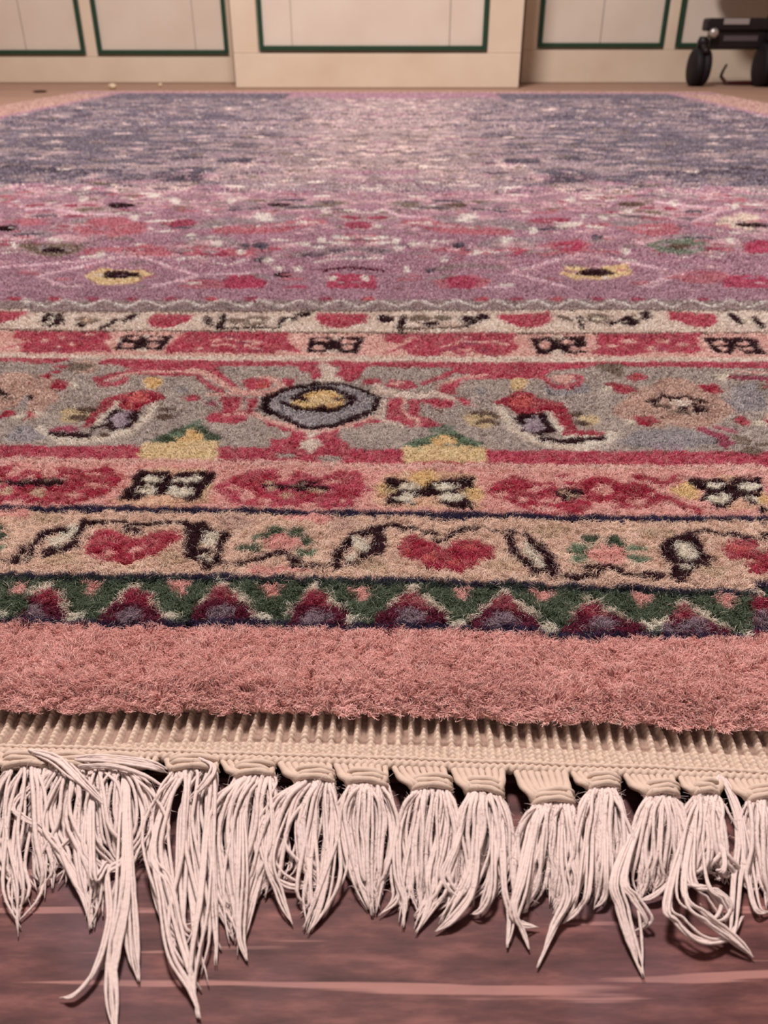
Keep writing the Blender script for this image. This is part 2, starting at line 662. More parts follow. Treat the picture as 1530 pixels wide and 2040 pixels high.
def near_field():
    # ---- what can be read in the field just beyond the border
    f = lambda c, *q: bb('F1', c, *q)
    g = lambda c, *q: bb('F2', c, *q)
    po('F1', 'mv', 0, 240, 330, 250, 800, 270, 1530, 250, 1530, 440, 0, 440)
    po('F2', 'mv', 0, 240, 330, 250, 800, 240, 1530, 250, 1530, 440, 0, 440)
    f('r2', 440, 140, 140, 36, 590, 235, 95, 24, 130, 120, 80, 14, 820, 370, 120, 20)
    f('rf', 970, 365, 85, 34, 1400, 370, 100, 50, 850, 240, 60, 14, 1390, 400, 60, 46, 1180, 385, 60, 10)
    g('r2', 310, 365, 110, 36, 740, 215, 90, 24, 1080, 150, 110, 24, 1300, 340, 130, 26, 60, 400, 90, 20)
    g('rf', 310, 365, 60, 36, 1450, 375, 110, 46, 740, 215, 55, 20, 1500, 220, 70, 26, 500, 240, 60, 12, 1330, 420, 60, 20)
    for c, P in (('F1', (150, 338, 480, 256, 560, 256, 790, 335, 520, 402, 340, 405, 150, 338)),
                 ('F2', (500, 320, 780, 246, 870, 260, 1200, 320, 930, 412, 800, 402, 500, 320))):
        ln(c, 'lm', 10, *P)
    ln('F1', 'lm', 9, 0, 300, 120, 290, 360, 270)
    ln('F1', 'lm', 9, 160, 340, 330, 420, 420, 460)
    ln('F1', 'pw', 7, 700, 265, 790, 255, 900, 290, 980, 270)
    ln('F1', 'pw', 8, 600, 145, 640, 158, 700, 155)
    ln('F1', 'pw', 7, 1250, 280, 1330, 265, 1530, 262)
    ln('F1', 'lm', 9, 820, 330, 960, 330, 1020, 322)
    ln('F1', 'lm', 9, 100, 70, 200, 66, 330, 90, 480, 88)
    ln('F1', 'mr', 9, 1280, 312, 1400, 300, 1530, 312)
    ln('F2', 'pw', 11, 690, 137, 780, 132, 795, 100)
    ln('F2', 'lm', 10, 390, 385, 520, 380)
    ln('F2', 'lm', 10, 930, 420, 1060, 385, 1200, 322)
    ln('F2', 'lm', 10, 1080, 40, 1250, 60, 1370, 66, 1230, 120)
    ln('F2', 'pw', 8, 340, 250, 400, 235, 470, 245)
    ln('F2', 'lm', 10, 0, 70, 60, 95, 150, 100)
    ln('F2', 'lm', 9, 1040, 410, 1200, 385, 1280, 400)
    ln('F2', 'zg', 14, 180, 310, 330, 290, 480, 300)
    f('dg', 220, 228, 110, 26, 100, 210, 40, 14)
    f('gm', 180, 222, 30, 10, 260, 228, 26, 8)
    f('bk', 215, 230, 48, 10, 480, 56, 52, 11, 20, 145, 48, 12, 1130, 332, 36, 11, 1110, 54, 46, 7)
    f('r3', 710, 124, 72, 14, 860, 248, 50, 12)
    f('r3', 1430, 133, 58, 15)
    f('bd', 1040, 214, 34, 14, 1030, 268, 22, 11, 975, 212, 20, 8)
    po('F1', 'o2', 335, 338, 392, 300, 470, 312, 560, 298, 612, 328, 530, 366, 400, 374)
    f('bk', 480, 330, 76, 16)
    po('F2', 'o2', 700, 325, 722, 290, 840, 300, 975, 282, 985, 325, 900, 352, 760, 352)
    g('bk', 845, 320, 74, 18)
    g('g3', 1180, 215, 118, 30)
    g('gm', 1120, 210, 26, 9, 1230, 222, 28, 9)
    g('db', 1180, 216, 44, 10, 290, 55, 44, 9, 990, 52, 60, 9)
    g('r3', 665, 116, 80, 12)
    g('b3', 1420, 120, 90, 32)
    g('bk', 1480, 132, 80, 9)
    g('bd', 300, 211, 28, 12, 190, 312, 14, 10, 850, 180, 20, 9)
    for x, y in ((865, 205), (1190, 305), (1325, 345), (1455, 345), (1070, 270), (960, 238), (700, 40), (920, 36), (55, 210), (400, 246),
                 (535, 102), (762, 176), (1280, 190), (1215, 205), (1110, 300), (1300, 75), (620, 20), (330, 30)):
        f('pw', x, y, 20, 12)
    for x, y in ((485, 195), (595, 155), (880, 102), (235, 265), (92, 308), (745, 32), (1155, 45), (978, 80), (965, 236), (372, 240),
                 (48, 195), (115, 206), (560, 410), (30, 400), (1400, 60), (1380, 190)):
        g('pw', x, y, 18, 13)


near_field()
for _ in range(420):
    u, v = rng.uniform(0, .42), rng.uniform(.375, .86)
    r_ = rng.uniform(.0016, .0042)
    spot(u, v, r_ * rng.uniform(1, 3), r_, rng.choice(['mv', 'mv', 'r2', 'ml', 'ml', 'pw', 'mp', 'zg']), rng.uniform(-.6, .6))


def paint_border():
    band('mv', (572,) * 5, e10)
    band('zg', (598, 597, 595, 594, 597), e9)
    # zigzag edge between field and border
    pts, k = [], 0
    x = -300
    while x < 1900:
        pts += [x, 595 if k % 2 else 610]
        x += 39 + 4 * math.sin(k * 2.1)
        k += 1
    po('P', 'zg', *(pts + [1900, 622, -300, 622]))
    ln('P', 'pw', 4.2, *pts)
    for x in (30, 108, 185, 262, 340, 420, 500, 650, 735, 960, 1030, 1110, 1190, 1270, 1400):
        bb('P', 'r3' if x % 3 else 'rr', x, 594, 14, 4)
    # ---- outer guards on the far side of the main border
    band('b3', e9, e8)
    band('pl', e8, e7)
    band('b3', e7t, e7)
    band('rr', e7, e6)
    band('gy', e6, e5)
    band('rr', e5, e4)
    band('p2', e4, e3)
    band('be', e3, e2)
    band('gr', e2, e1)
    band('pk', e1, (1600,) * 5)
    edge('db', 2.6, e8)
    edge('dg', 2.0, (620, 619, 618, 615, 617))

    # guard C : red lobes, hooked leaves
    po('E1', 'rr', -200, 160, 240, 172, 200, 225, 120, 250, 0, 270, -200, 250)
    po('E1', 'rr', 1120, 210, 1180, 170, 1470, 172, 1450, 220, 1280, 270, 1150, 262)
    po('E2', 'rr', 960, 160, 1350, 168, 1330, 230, 1160, 277, 1030, 262, 950, 210)
    po('E3', 'rr', 900, 168, 1230, 165, 1260, 135, 1300, 180, 1280, 232, 1150, 267, 1050, 265, 910, 212)
    po('E4', 'rr', 780, 145, 1140, 170, 1130, 250, 1040, 272, 900, 250, 880, 222, 780, 212)
    bb('E1', 'bk', 390, 215, 84, 50)
    bb('E1', 'cr', 400, 200, 30, 16, 372, 236, 34, 16)
    bb('E1', 'bk', 455, 180, 30, 18, 615, 246, 34, 18)
    bb('E1', 'dg', 660, 215, 90, 26)
    bb('E1', 'tn', 660, 215, 50, 10)
    ln('E1', 'bk', 26, 770, 282, 830, 245, 885, 208)
    ln('E1', 'bk', 38, 945, 218, 985, 195, 1030, 178)
    bb('E2', 'bk', 130, 212, 26, 32)
    ln('E2', 'bk', 42, 245, 182, 222, 268)
    ln('E2', 'bk', 12, 130, 240, 230, 275, 640, 272)
    bb('E2', 'dg', 340, 218, 66, 26)
    ln('E2', 'dg', 24, 420, 250, 440, 190, 575, 196, 560, 240, 420, 252)
    ln('E2', 'bk', 30, 670, 262, 700, 205, 780, 208, 830, 172, 900, 168)
    bb('E2', 'cr', 750, 215, 24, 14)
    bb('E2', 'bk', 1490, 205, 40, 26)
    bb('E3', 'bk', 30, 202, 60, 28)
    ln('E3', 'bk', 52, 165, 200, 150, 275)
    ln('E3', 'db', 14, 150, 280, 640, 268)
    bb('E3', 'dg', 290, 200, 84, 26, 470, 198, 72, 20)
    bb('E3', 'bk', 380, 242, 62, 14, 655, 205, 50, 28, 770, 188, 50, 26)
    ln('E3', 'bk', 24, 640, 262, 760, 205)
    ln('E3', 'db', 24, 1340, 182, 1450, 214)
    ln('E4', 'bk', 34, 95, 195, 118, 262)
    bb('E4', 'dg', 230, 200, 90, 34)
    bb('E4', 'cr', 240, 205, 46, 12)
    bb('E4', 'bk', 340, 236, 52, 14, 480, 220, 76, 38, 600, 180, 40, 34)
    bb('E4', 'cr', 525, 198, 22, 12, 450, 230, 18, 10)
    ln('E4', 'bk', 42, 1245, 178, 1320, 222)
    ln('E4', 'bk', 42, 1430, 200, 1490, 262)
    bb('E4', 'cr', 1385, 222, 34, 20)

    # guard B : rosettes and four-petalled squares
    po('E1', 'rr', -300, 300, 820, 300, 850, 350, 790, 372, 850, 465, 760, 442, 560, 462, 400, 462, 130, 462, 60, 390, -60, 470, -300, 470)
    bb('E1', 'pl', 60, 370, 60, 14, 160, 340, 60, 14, 345, 370, 30, 16, 470, 345, 24, 16, 545, 400, 26, 14, 440, 420, 26, 12, 680, 320, 40, 8)
    bb('E1', 'r3', 430, 440, 40, 12, 620, 350, 30, 10)
    po('E2', 'rr', -200, 470, -190, 420, -30, 300, 740, 308, 735, 370, 850, 470, 700, 442, 620, 470, 250, 462, 0, 455)
    ln('E2', 'pl', 18, 250, 345, 340, 370, 450, 420, 520, 440)
    ln('E2', 'pl', 14, 150, 410, 250, 400, 340, 420)
    bb('E2', 'pl', 480, 385, 60, 18, 190, 370, 50, 12, 60, 430, 40, 12)
    bb('E2', 'r3', 300, 340, 70, 10, 400, 390, 60, 10, 520, 450, 40, 8)
    po('E3', 'rr', 0, 318, 1040, 310, 990, 370, 1060, 412, 970, 480, 820, 490, 700, 445, 600, 490, 520, 440, 440, 490, 240, 490, 160, 430, 20, 480, 20, 470, 160, 410, 270, 345, 220, 340, 140, 395, 30, 370)
    ln('E3', 'pl', 14, 620, 380, 750, 385, 870, 380, 940, 400)
    ln('E3', 'pl', 14, 450, 420, 540, 400, 660, 345)
    bb('E3', 'r3', 680, 400, 90, 12, 700, 365, 60, 8, 560, 430, 50, 14, 760, 440, 60, 10)
    bb('E3', 'pl', 640, 440, 50, 12, 940, 400, 40, 12)
    po('E4', 'rr', 230, 318, 1030, 310, 990, 350, 1000, 400, 1040, 440, 950, 470, 650, 450, 520, 482, 380, 487, 170, 472, 250, 420, 230, 380)
    bb('E4', 'pl', 480, 375, 70, 16, 740, 375, 60, 14, 350, 410, 50, 12, 640, 430, 50, 16, 880, 400, 46, 12)
    bb('E4', 'r3', 590, 335, 40, 14, 720, 430, 50, 12)
    po('E1', 'bk', 935, 332, 1315, 338, 1240, 442, 868, 442)
    bb('E1', 'pl', 1020, 358, 52, 14, 1180, 362, 62, 12, 970, 408, 54, 18, 1160, 408, 50, 20)
    bb('E1', 'b3', 1105, 340, 26, 16, 1080, 446, 44, 18, 905, 370, 20, 14)
    po('E2', 'bk', 905, 340, 1325, 342, 1270, 470, 880, 455)
    bb('E2', 'pl', 1000, 362, 62, 14, 1195, 378, 62, 16, 975, 425, 52, 18, 1195, 424, 42, 22)
    bb('E2', 'b3', 1110, 350, 34, 20, 1090, 456, 50, 20)
    po('E3', 'bk', 1130, 348, 1550, 340, 1572, 465, 1190, 472)
    bb('E3', 'pl', 1250, 400, 46, 34, 1420, 382, 52, 18, 1470, 436, 40, 18, 1540, 430, 30, 18)
    bb('E3', 'b3', 1345, 345, 40, 20, 1345, 465, 50, 24)
    po('E4', 'bk', 1040, 345, 1430, 350, 1520, 472, 1360, 472, 1300, 420, 1240, 472, 1130, 462)
    bb('E4', 'pl', 1160, 388, 50, 18, 1190, 432, 40, 14, 1345, 392, 52, 16, 1380, 432, 42, 14)
    bb('E1', 'b3', 660, 500, 110, 14)

    # ---- main border
    C = lambda n, c, *q: po('C' + str(n), c, *q)
    O = lambda n, c, *q: bb('C' + str(n), c, *q)
    S = lambda n, c, w, *q: ln('C' + str(n), c, w, *q)
    # calm patches in the ground
    O(1, 'ta', 110, 330, 330, 180)
    O(4, 'ta', 820, 400, 430, 185)
    O(1, 'gz', 120, 620, 260, 60)
    O(4, 'gz', 800, 660, 400, 70, 1400, 350, 180, 110)
    O(3, 'gz', 1400, 270, 180, 60)
    O(1, 'ol', 560, 480, 110, 60)
    # top strip
    C(1, 'gy', 0, 50, 760, 50, 760, 100, 0, 100)
    C(1, 'rr', -400, 50, 540, 48, 430, 85, 0, 98, -400, 90)
    O(1, 'rr', 470, 110, 60, 12, 430, 150, 50, 16)
    C(1, 'rr', 760, 50, 1560, 58, 1560, 165, 1280, 150, 1000, 130)
    C(2, 'rr', -30, 60, 820, 68, 820, 105, 200, 105, 260, 180, 380, 262, 320, 262, 160, 180, -30, 140)
    S(1, 'rr', 36, 1530, 165, 1200, 160, 1000, 152, 850, 175, 730, 210, 770, 245, 880, 238, 960, 205)
    S(1, 'pl', 20, 1540, 148, 1150, 148, 960, 165, 830, 212)
    O(1, 'ta', 640, 110, 100, 50)
    O(1, 'dg', 610, 108, 106, 30, 560, 130, 60, 16, 285, 190, 30, 12)
    C(1, 're', 378, 272, 420, 205, 510, 215, 528, 240, 490, 282)
    O(1, 're', 355, 180, 42, 18)
    O(1, 'cr', 560, 245, 30, 26, 215, 100, 40, 10, 290, 465, 50, 14)
    S(1, 'bk', 30, -10, 285, 40, 300, 70, 322)
    S(1, 'bk', 32, 115, 300, 160, 330, 235, 342)
    S(1, 'bk', 20, 110, 368, 210, 365)
    S(1, 'bk', 30, -20, 405, 90, 388)
    C(1, 're', 105, 490, 170, 445, 240, 450, 275, 480, 200, 512, 130, 522)
    # left boteh
    S(1, 'c2', 50, 1180, 400, 1120, 500, 990, 590, 810, 650, 620, 672, 440, 668, 340, 605, 290, 575)
    C(1, 're', 620, 570, 660, 500, 800, 350, 960, 310, 1080, 283, 1180, 290, 1285, 350, 1160, 380, 1050, 445, 960, 445, 900, 405, 800, 440, 720, 520, 680, 567)
    O(1, 'sa', 1055, 345, 80, 42)
    O(1, 'sa', 990, 400, 30, 30)
    S(1, 'c2', 34, 900, 380, 830, 450, 735, 535)
    C(1, 'bk', 880, 425, 940, 450, 1075, 440, 1010, 560, 860, 602, 785, 560, 820, 490)
    O(1, 'l2', 910, 515, 66, 54, 960, 470, 40, 30)
    O(1, 'bk', 985, 495, 40, 10, 1010, 470, 50, 12)
    S(1, 'bk', 34, 370, 607, 460, 628, 600, 628)
    S(1, 'bk', 26, 600, 628, 680, 640, 700, 575, 780, 552)
    O(1, 'r3', 500, 583, 110, 20)
    O(1, 'db', 790, 628, 30, 12)
    O(1, 'db', 660, 432, 74, 20, 590, 500, 74, 22, 1280, 438, 72, 16, 1250, 492, 80, 24)
    O(1, 'ol', 640, 465, 30, 8)
    O(1, 'oc', 1165, 228, 74, 44)
    O(1, 'gz', 1380, 280, 50, 26)
    # green roof with ochre block, left
    C(1, 'g2', 1130, 672, 1230, 630, 1350, 590, 1540, 505, 1540, 600, 1420, 612, 1390, 682)
    O(1, 'gr', 1250, 655, 70, 26, 1370, 600, 50, 18, 1330, 672, 50, 14)
    C(1, 'oc', 1345, 650, 1420, 640, 1420, 590, 1480, 575, 1500, 600, 1560, 610, 1600, 660, 1380, 680)
    C(2, 'g3', -20, 530, 60, 520, 130, 560, 90, 590)
    C(2, 'gr', 15, 595, 70, 560, 130, 595, 235, 640, 230, 672, 140, 692, 85, 660, 75, 610)
    C(1, 'o2', 1105, 690, 1250, 680, 1640, 668, 1690, 700, 1660, 800, 1660, 822, 1070, 815, 1050, 760)
    # middle device with the octagon
    S(2, 'pl', 42, -20, 140, 90, 150, 300, 268, 400, 305, 560, 312, 700, 262, 650, 212, 540, 198)
    S(2, 'rr', 40, 60, 190, 150, 262, 240, 290)
    S(2, 'pl', 20, 130, 325, 300, 315, 400, 312)
    O(2, 'rr', 500, 238, 105, 46)
    O(2, 'sa', 560, 250, 50, 24)
    C(2, 'rr', 680, 200, 800, 200, 775, 268, 720, 250)
    C(2, 'rr', 820, 75, 940, 80, 980, 120, 1000, 190, 940, 210, 900, 160, 820, 142)
    C(2, 'b3', 980, 70, 1080, 95, 1130, 130, 1090, 160, 1160, 225, 950, 225, 1020, 185, 985, 130)
    C(2, 'rr', 1090, 60, 1330, 78, 1560, 80, 1560, 100, 1340, 110, 1280, 205, 1200, 232, 1100, 165, 1140, 130)
    C(2, 'bk', 508, 430, 555, 330, 720, 268, 940, 228, 1180, 233, 1320, 278, 1400, 308, 1472, 350, 1400, 455, 1250, 525, 1100, 572, 900, 592, 780, 562, 700, 505, 600, 475)
    C(2, 'gz', 592, 420, 602, 362, 725, 300, 950, 250, 1180, 252, 1300, 300, 1400, 350, 1372, 430, 1200, 490, 1080, 540, 900, 566, 820, 540, 760, 500, 680, 458)
    C(2, 'oc', 800, 350, 900, 285, 1000, 272, 1090, 290, 1165, 340, 1180, 385, 1090, 432, 960, 432, 840, 422, 760, 385)
    S(2, 'bk', 28, 690, 380, 820, 428, 960, 440, 1100, 440, 1250, 370, 1170, 310, 1070, 272, 940, 275, 840, 318, 780, 352, 880, 368)
    O(2, 'bk', 995, 428, 62, 28, 810, 350, 50, 22, 1215, 350, 44, 26)
    O(2, 'o2', 1000, 365, 110, 34)
    O(2, 'db', 1130, 355, 40, 16)
    C(2, 'rr', 220, 340, 380, 335, 380, 400, 340, 450, 440, 440, 420, 360, 510, 340, 500, 400, 460, 470, 420, 520, 340, 545, 150, 532, 105, 492, 160, 458, 250, 458)
    S(2, 'pl', 22, 398, 350, 372, 430, 340, 450)
    S(2, 'pl', 20, 250, 482, 330, 470, 470, 470)
    O(2, 'rr', 10, 350, 60, 28)
    O(2, 'r3', 150, 395, 50, 18)
    S(2, 'pl', 38, 480, 470, 620, 530, 770, 565)
    S(2, 'rr', 22, 560, 530, 700, 580, 800, 600)
    S(2, 'pl', 30, 800, 590, 940, 605, 1080, 595, 1250, 540, 1400, 500)
    C(2, 'rr', 780, 590, 900, 612, 960, 640, 1110, 590, 1110, 640, 1180, 680, 1220, 740, 1560, 750, 1560, 845, 1200, 835, 1000, 770, 900, 835, 640, 795, 600, 720, 610, 660, 740, 650)
    C(2, 'b3', 860, 600, 960, 600, 945, 650, 900, 650)
    C(2, 'b3', 805, 700, 880, 655, 990, 665, 1005, 710, 900, 770)
    O(2, 'gy', 730, 792, 90, 20, 1060, 810, 100, 20)
    S(2, 'rr', 24, 1250, 560, 1380, 530, 1540, 520)
    O(2, 'rr', 1380, 225, 70, 26)
    # right half of the device
    S(2, 'b3', 40, 1420, 250, 1470, 300, 1560, 310)
    S(3, 'b3', 44, -60, 300, 120, 320, 300, 330, 420, 318, 560, 365)
    S(3, 'b3', 46, 10, 370, 0, 460)
    S(3, 'b3', 22, 0, 520, 100, 540, 160, 570)
    O(3, 'b3', -20, 480, 40, 30)
    C(3, 'rr', 30, 262, 60, 210, 230, 218, 285, 270, 150, 288)
    O(3, 'pl', 110, 242, 54, 14)
    C(3, 'rr', 45, 352, 160, 340, 160, 430, 200, 470, 200, 360, 420, 350, 540, 372, 540, 430, 430, 420, 300, 380, 280, 480, 400, 520, 490, 565, 370, 577, 210, 572, 40, 500)
    S(3, 'pl', 34, 175, 365, 165, 450, 260, 510, 280, 560)
    C(3, 'rr', 0, 80, 1560, 88, 1560, 122, 1300, 142, 1230, 195, 1100, 205, 640, 205, 580, 240, 560, 332, 410, 292, 540, 222, 700, 165, 560, 158, 340, 252, 290, 240, 560, 118, 0, 112)
    S(3, 'pl', 22, 420, 262, 600, 190, 800, 170)
    C(3, 'rr', 560, 340, 660, 350, 692, 412, 610, 392)
    O(3, 'gz', 760, 300, 46, 28)
    O(3, 'o2', 1045, 240, 66, 46)
    S(3, 'rr', 36, 1220, 190, 1330, 262, 1440, 265)
    S(4, 'rr', 36, 0, 262, 100, 235, 110, 200, 0, 182)
    O(3, 'pl', 1385, 205, 84, 36)
    S(3, 'pl', 24, 1410, 220, 1420, 265)
    # right boteh
    S(3, 'c2', 64, 885, 415, 950, 490, 1000, 570, 1150, 660, 1300, 705, 1560, 722)
    S(4, 'c2', 46, 0, 715, 150, 705, 280, 670, 370, 640, 320, 600)
    C(3, 're', 845, 382, 1070, 285, 1190, 340, 1380, 385, 1450, 480, 1470, 590, 1560, 600, 1560, 630, 1400, 625, 1345, 510, 1240, 450, 1160, 465, 1030, 465, 960, 405)
    O(3, 'sa', 1075, 375, 90, 48)
    C(3, 'bk', 1005, 500, 1060, 462, 1240, 462, 1340, 605, 1200, 632, 1080, 590)
    O(3, 'l2', 1155, 545, 76, 64)
    O(3, 'bk', 1150, 500, 30, 10)
    S(3, 'c2', 54, 1285, 470, 1320, 540, 1370, 600, 1540, 640)
    S(4, 'c2', 18, -20, 636, 160, 630, 250, 640)
    C(4, 're', -30, 590, 60, 600, 200, 590, 300, 615, 260, 632, 100, 625, -30, 625)
    S(3, 'bk', 30, 1220, 655, 1400, 675, 1540, 668)
    S(4, 'bk', 30, 0, 668, 150, 660, 280, 650)
    C(4, 're', -30, 450, 30, 480, 40, 600, -30, 600)
    O(3, 'ol', 760, 510, 130, 66)
    S(3, 'db', 28, 700, 462, 820, 462, 890, 482)
    S(3, 'db', 30, 720, 535, 830, 515, 885, 545)
    O(4, 'ol', 160, 515, 80, 40)
    O(4, 'db', 75, 470, 62, 18, 105, 540, 62, 22)
    # green roof, right
    O(3, 'g3', 450, 590, 100, 34)
    C(3, 'g2', 165, 702, 260, 660, 360, 640, 540, 585, 620, 640, 785, 690, 700, 732, 600, 705, 380, 705, 240, 722)
    O(3, 'gr', 640, 712, 70, 18, 300, 700, 60, 14, 560, 640, 60, 14)
    C(3, 'oc', 365, 682, 450, 628, 555, 645, 595, 695, 480, 702, 380, 702)
    C(3, 'o2', 155, 722, 400, 706, 600, 712, 800, 722, 805, 835, 155, 835)
    # right rosette ground
    C(4, 'rr', 0, 72, 1540, 72, 1540, 118, 900, 112, 560, 105, 470, 75, 0, 110)
    O(4, 'dg', 330, 115, 120, 30, 380, 160, 54, 26)
    O(4, 'rr', 535, 190, 74, 30)
    O(4, 'sa', 530, 188, 34, 14)
    C(4, 're', 290, 230, 350, 230, 500, 265, 525, 300, 440, 317, 370, 292)
    C(4, 're', 1008, 247, 1150, 243, 1192, 300, 1140, 315, 1040, 287)
    S(4, 'bk', 28, 610, 377, 680, 362, 740, 325)
    S(4, 'bk', 26, 770, 345, 860, 355, 880, 325)
    S(4, 'bk', 20, 880, 325, 960, 355, 1060, 382)
    S(4, 'db', 26, 650, 400, 780, 422)
    O(4, 'bk', 885, 425, 44, 20, 1020, 440, 54, 26, 985, 400, 40, 12)
    S(4, 'dg', 18, 780, 450, 950, 455)
    O(4, 'b3', 860, 388, 90, 24)
    S(4, 'dg', 12, 1080, 405, 1160, 408)
    C(4, 're', 503, 490, 660, 490, 692, 550, 600, 566, 540, 558)
    C(4, 're', 1268, 510, 1320, 483, 1430, 545, 1340, 565)
    O(4, 'cr', 470, 532, 36, 24, 1465, 540, 44, 22, 315, 275, 44, 20, 1195, 190, 70, 22, 1240, 160, 30, 12)
    S(4, 'r3', 42, 1010, 580, 1110, 622, 1230, 662)
    S(4, 'r2', 30, 1130, 572, 1280, 602)
    O(4, 'r3', 1210, 700, 60, 26)
    O(4, 'dg', 1330, 670, 70, 36, 1400, 745, 90, 30, 1490, 700, 60, 22)
    S(4, 'r3', 30, 1240, 190, 1560, 200)
    O(4, 'dg', 1500, 265, 64, 22, 1530, 330, 30, 20)
    S(4, 'pl', 16, 1290, 150, 1560, 155)
    O(4, 'l2', 690, 720, 50, 24, 840, 725, 50, 24)

    # ---- guard A : four-petalled squares and rosettes
    B = lambda n, c, *q: po('B' + str(n), c, *q)
    Q = lambda n, c, *q: bb('B' + str(n), c, *q)
    R = lambda n, c, w, *q: ln('B' + str(n), c, w, *q)
    edge('pl', 9, tuple(y + 6 for y in e4))
    B(1, 're', -300, 215, 60, 215, 150, 180, 235, 215, 300, 240, 430, 190, 520, 185, 640, 215, 780, 185, 835, 160, 850, 200, 935, 240, 900, 320, 780, 400, 660, 430, 560, 470, 440, 462, 250, 470, 100, 440, 0, 420, -300, 420)
    Q(1, 'p2', 350, 225, 80, 34, 90, 350, 54, 26, 560, 405, 56, 26, 710, 320, 60, 22, 240, 270, 40, 18, 140, 445, 70, 16, 480, 270, 30, 22, 700, 235, 50, 16, 820, 330, 40, 12)
    Q(1, 'tn', 285, 380, 60, 40)
    R(1, 'bk', 20, 70, 300, 300, 300, 480, 310)
    Q(1, 'bk', 370, 300, 110, 32)
    Q(1, 'dg', 385, 285, 60, 16)
    B(1, 'b2', 860, 448, 960, 340, 1045, 212, 1240, 190, 1540, 200, 1640, 230, 1600, 470, 1300, 490, 900, 480)
    po('P', 'bk', 272, 935, 330, 939, 345, 948, 362, 939, 428, 937, 416, 966, 410, 993, 380, 998, 345, 988, 300, 984, 270, 996, 228, 997, 250, 975, 262, 958)
    bb('P', 'cr', 304, 953, 20, 8.5, 292, 975, 24, 9, 368, 954, 22, 6, 360, 977, 27, 11, 392, 950, 12, 5, 345, 955, 6, 3)
    R(2, 'o2', 30, 80, 420, 130, 330)
    B(2, 'rr', 178, 335, 320, 262, 450, 215, 680, 193, 700, 230, 760, 250, 820, 203, 900, 240, 960, 270, 1080, 222, 1240, 208, 1325, 270, 1310, 330, 1300, 420, 1230, 482, 1080, 505, 900, 480, 680, 492, 500, 480, 400, 492, 300, 445, 220, 385)
    B(2, 're', 300, 280, 420, 230, 560, 230, 640, 260, 560, 300, 500, 330, 620, 400, 600, 440, 420, 330)
    Q(2, 'p2', 330, 348, 54, 26, 425, 405, 62, 42, 720, 235, 70, 30, 985, 250, 40, 26, 565, 450, 70, 18, 1090, 300, 50, 18, 900, 470, 60, 14, 1150, 450, 30, 14, 700, 275, 70, 16)
    Q(2, 'tn', 600, 345, 60, 20, 735, 400, 56, 34, 960, 365, 90, 26, 590, 300, 40, 14)
    Q(2, 're', 840, 400, 90, 26, 1160, 260, 70, 40, 1180, 400, 80, 40)
    R(2, 'bk', 22, 540, 330, 620, 322, 760, 340, 900, 335, 1050, 348)
    Q(2, 'bk', 880, 300, 80, 14, 830, 345, 56, 24)
    Q(2, 'dg', 830, 322, 50, 14)
    R(2, 'rr', 20, 1310, 362, 1380, 350, 1420, 372)
    B(3, 'b2', -60, 300, 40, 240, 340, 200, 700, 240, 790, 380, 740, 450, 760, 520, 0, 500, -60, 470)
    Q(3, 'oc', 330, 280, 100, 70, 700, 390, 70, 60, 30, 350, 60, 40)
    B(3, 'bk', 38, 262, 160, 262, 330, 345, 400, 290, 560, 270, 692, 248, 700, 340, 590, 370, 640, 420, 732, 500, 600, 515, 450, 470, 340, 400, 240, 470, 60, 480, 0, 465, 60, 400, 40, 330)
    Q(3, 'cr', 210, 335, 92, 36, 190, 420, 84, 42, 490, 340, 106, 32, 520, 418, 108, 34)
    Q(3, 'bk', 200, 370, 60, 10, 500, 372, 90, 10)
    Q(3, 'b2', 345, 450, 90, 50)
    Q(3, 'ol', 640, 385, 40, 18, 80, 355, 40, 16)
    po('P', 're', 969, 977, 985, 961, 1021, 945, 1050, 952, 1078, 962, 1100, 958, 1112, 975, 1150, 965, 1161, 951, 1208, 945, 1225, 952, 1242, 958, 1292, 964, 1300, 972, 1313, 985, 1350, 992, 1402, 1018, 1390, 1020, 1340, 1000, 1310, 1000, 1292, 1012, 1255, 1008, 1229, 1016, 1190, 1004, 1146, 1024, 1110, 1020, 1074, 1022, 1042, 1016, 1000, 996)
    B(3, 're', 1290, 245, 1430, 235, 1420, 270, 1330, 265)
    B(3, 're', 1400, 300, 1530, 300, 1530, 330, 1420, 325)
    R(4, 're', 36, 530, 262, 640, 280, 730, 315, 860, 250)
    Q(3, 'p2', 925, 395, 56, 30, 1160, 355, 50, 18, 1290, 445, 90, 18, 1100, 430, 50, 16, 1240, 500, 120, 22, 1250, 330, 40, 16, 1000, 470, 40, 10)
    Q(4, 'p2', 270, 350, 84, 36, 545, 450, 90, 28, 290, 480, 100, 26, 640, 400, 30, 14, 760, 460, 50, 12, 130, 430, 40, 10, 450, 300, 60, 12)
    Q(3, 'bk', 1430, 390, 120, 46)
    Q(3, 'tn', 1400, 380, 60, 18, 1470, 410, 60, 12)
    B(4, 'oc', 870, 300, 940, 290, 1000, 380, 1010, 430, 880, 420, 780, 380)
    B(4, 'b2', 1180, 240, 1300, 240, 1240, 320, 1540, 480, 1300, 520, 1180, 500)
    B(4, 'bk', 918, 268, 1180, 270, 1250, 330, 1270, 270, 1530, 258, 1640, 300, 1640, 500, 1530, 505, 1400, 480, 1310, 420, 1220, 500, 1130, 502, 1020, 425, 1060, 382, 960, 335)
    Q(4, 'cr', 1120, 330, 72, 28, 1150, 428, 94, 34, 1380, 332, 82, 34, 1480, 432, 62, 36, 1380, 420, 40, 22)

    # ---- heart guard
    A = lambda n, c, *q: po('A' + str(n), c, *q)
    D = lambda n, c, *q: bb('A' + str(n), c, *q)
    T = lambda n, c, w, *q: ln('A' + str(n), c, w, *q)
    edge('nv', 10, e3)
    T(1, 'be', 60, -10, 10, 60, 12)
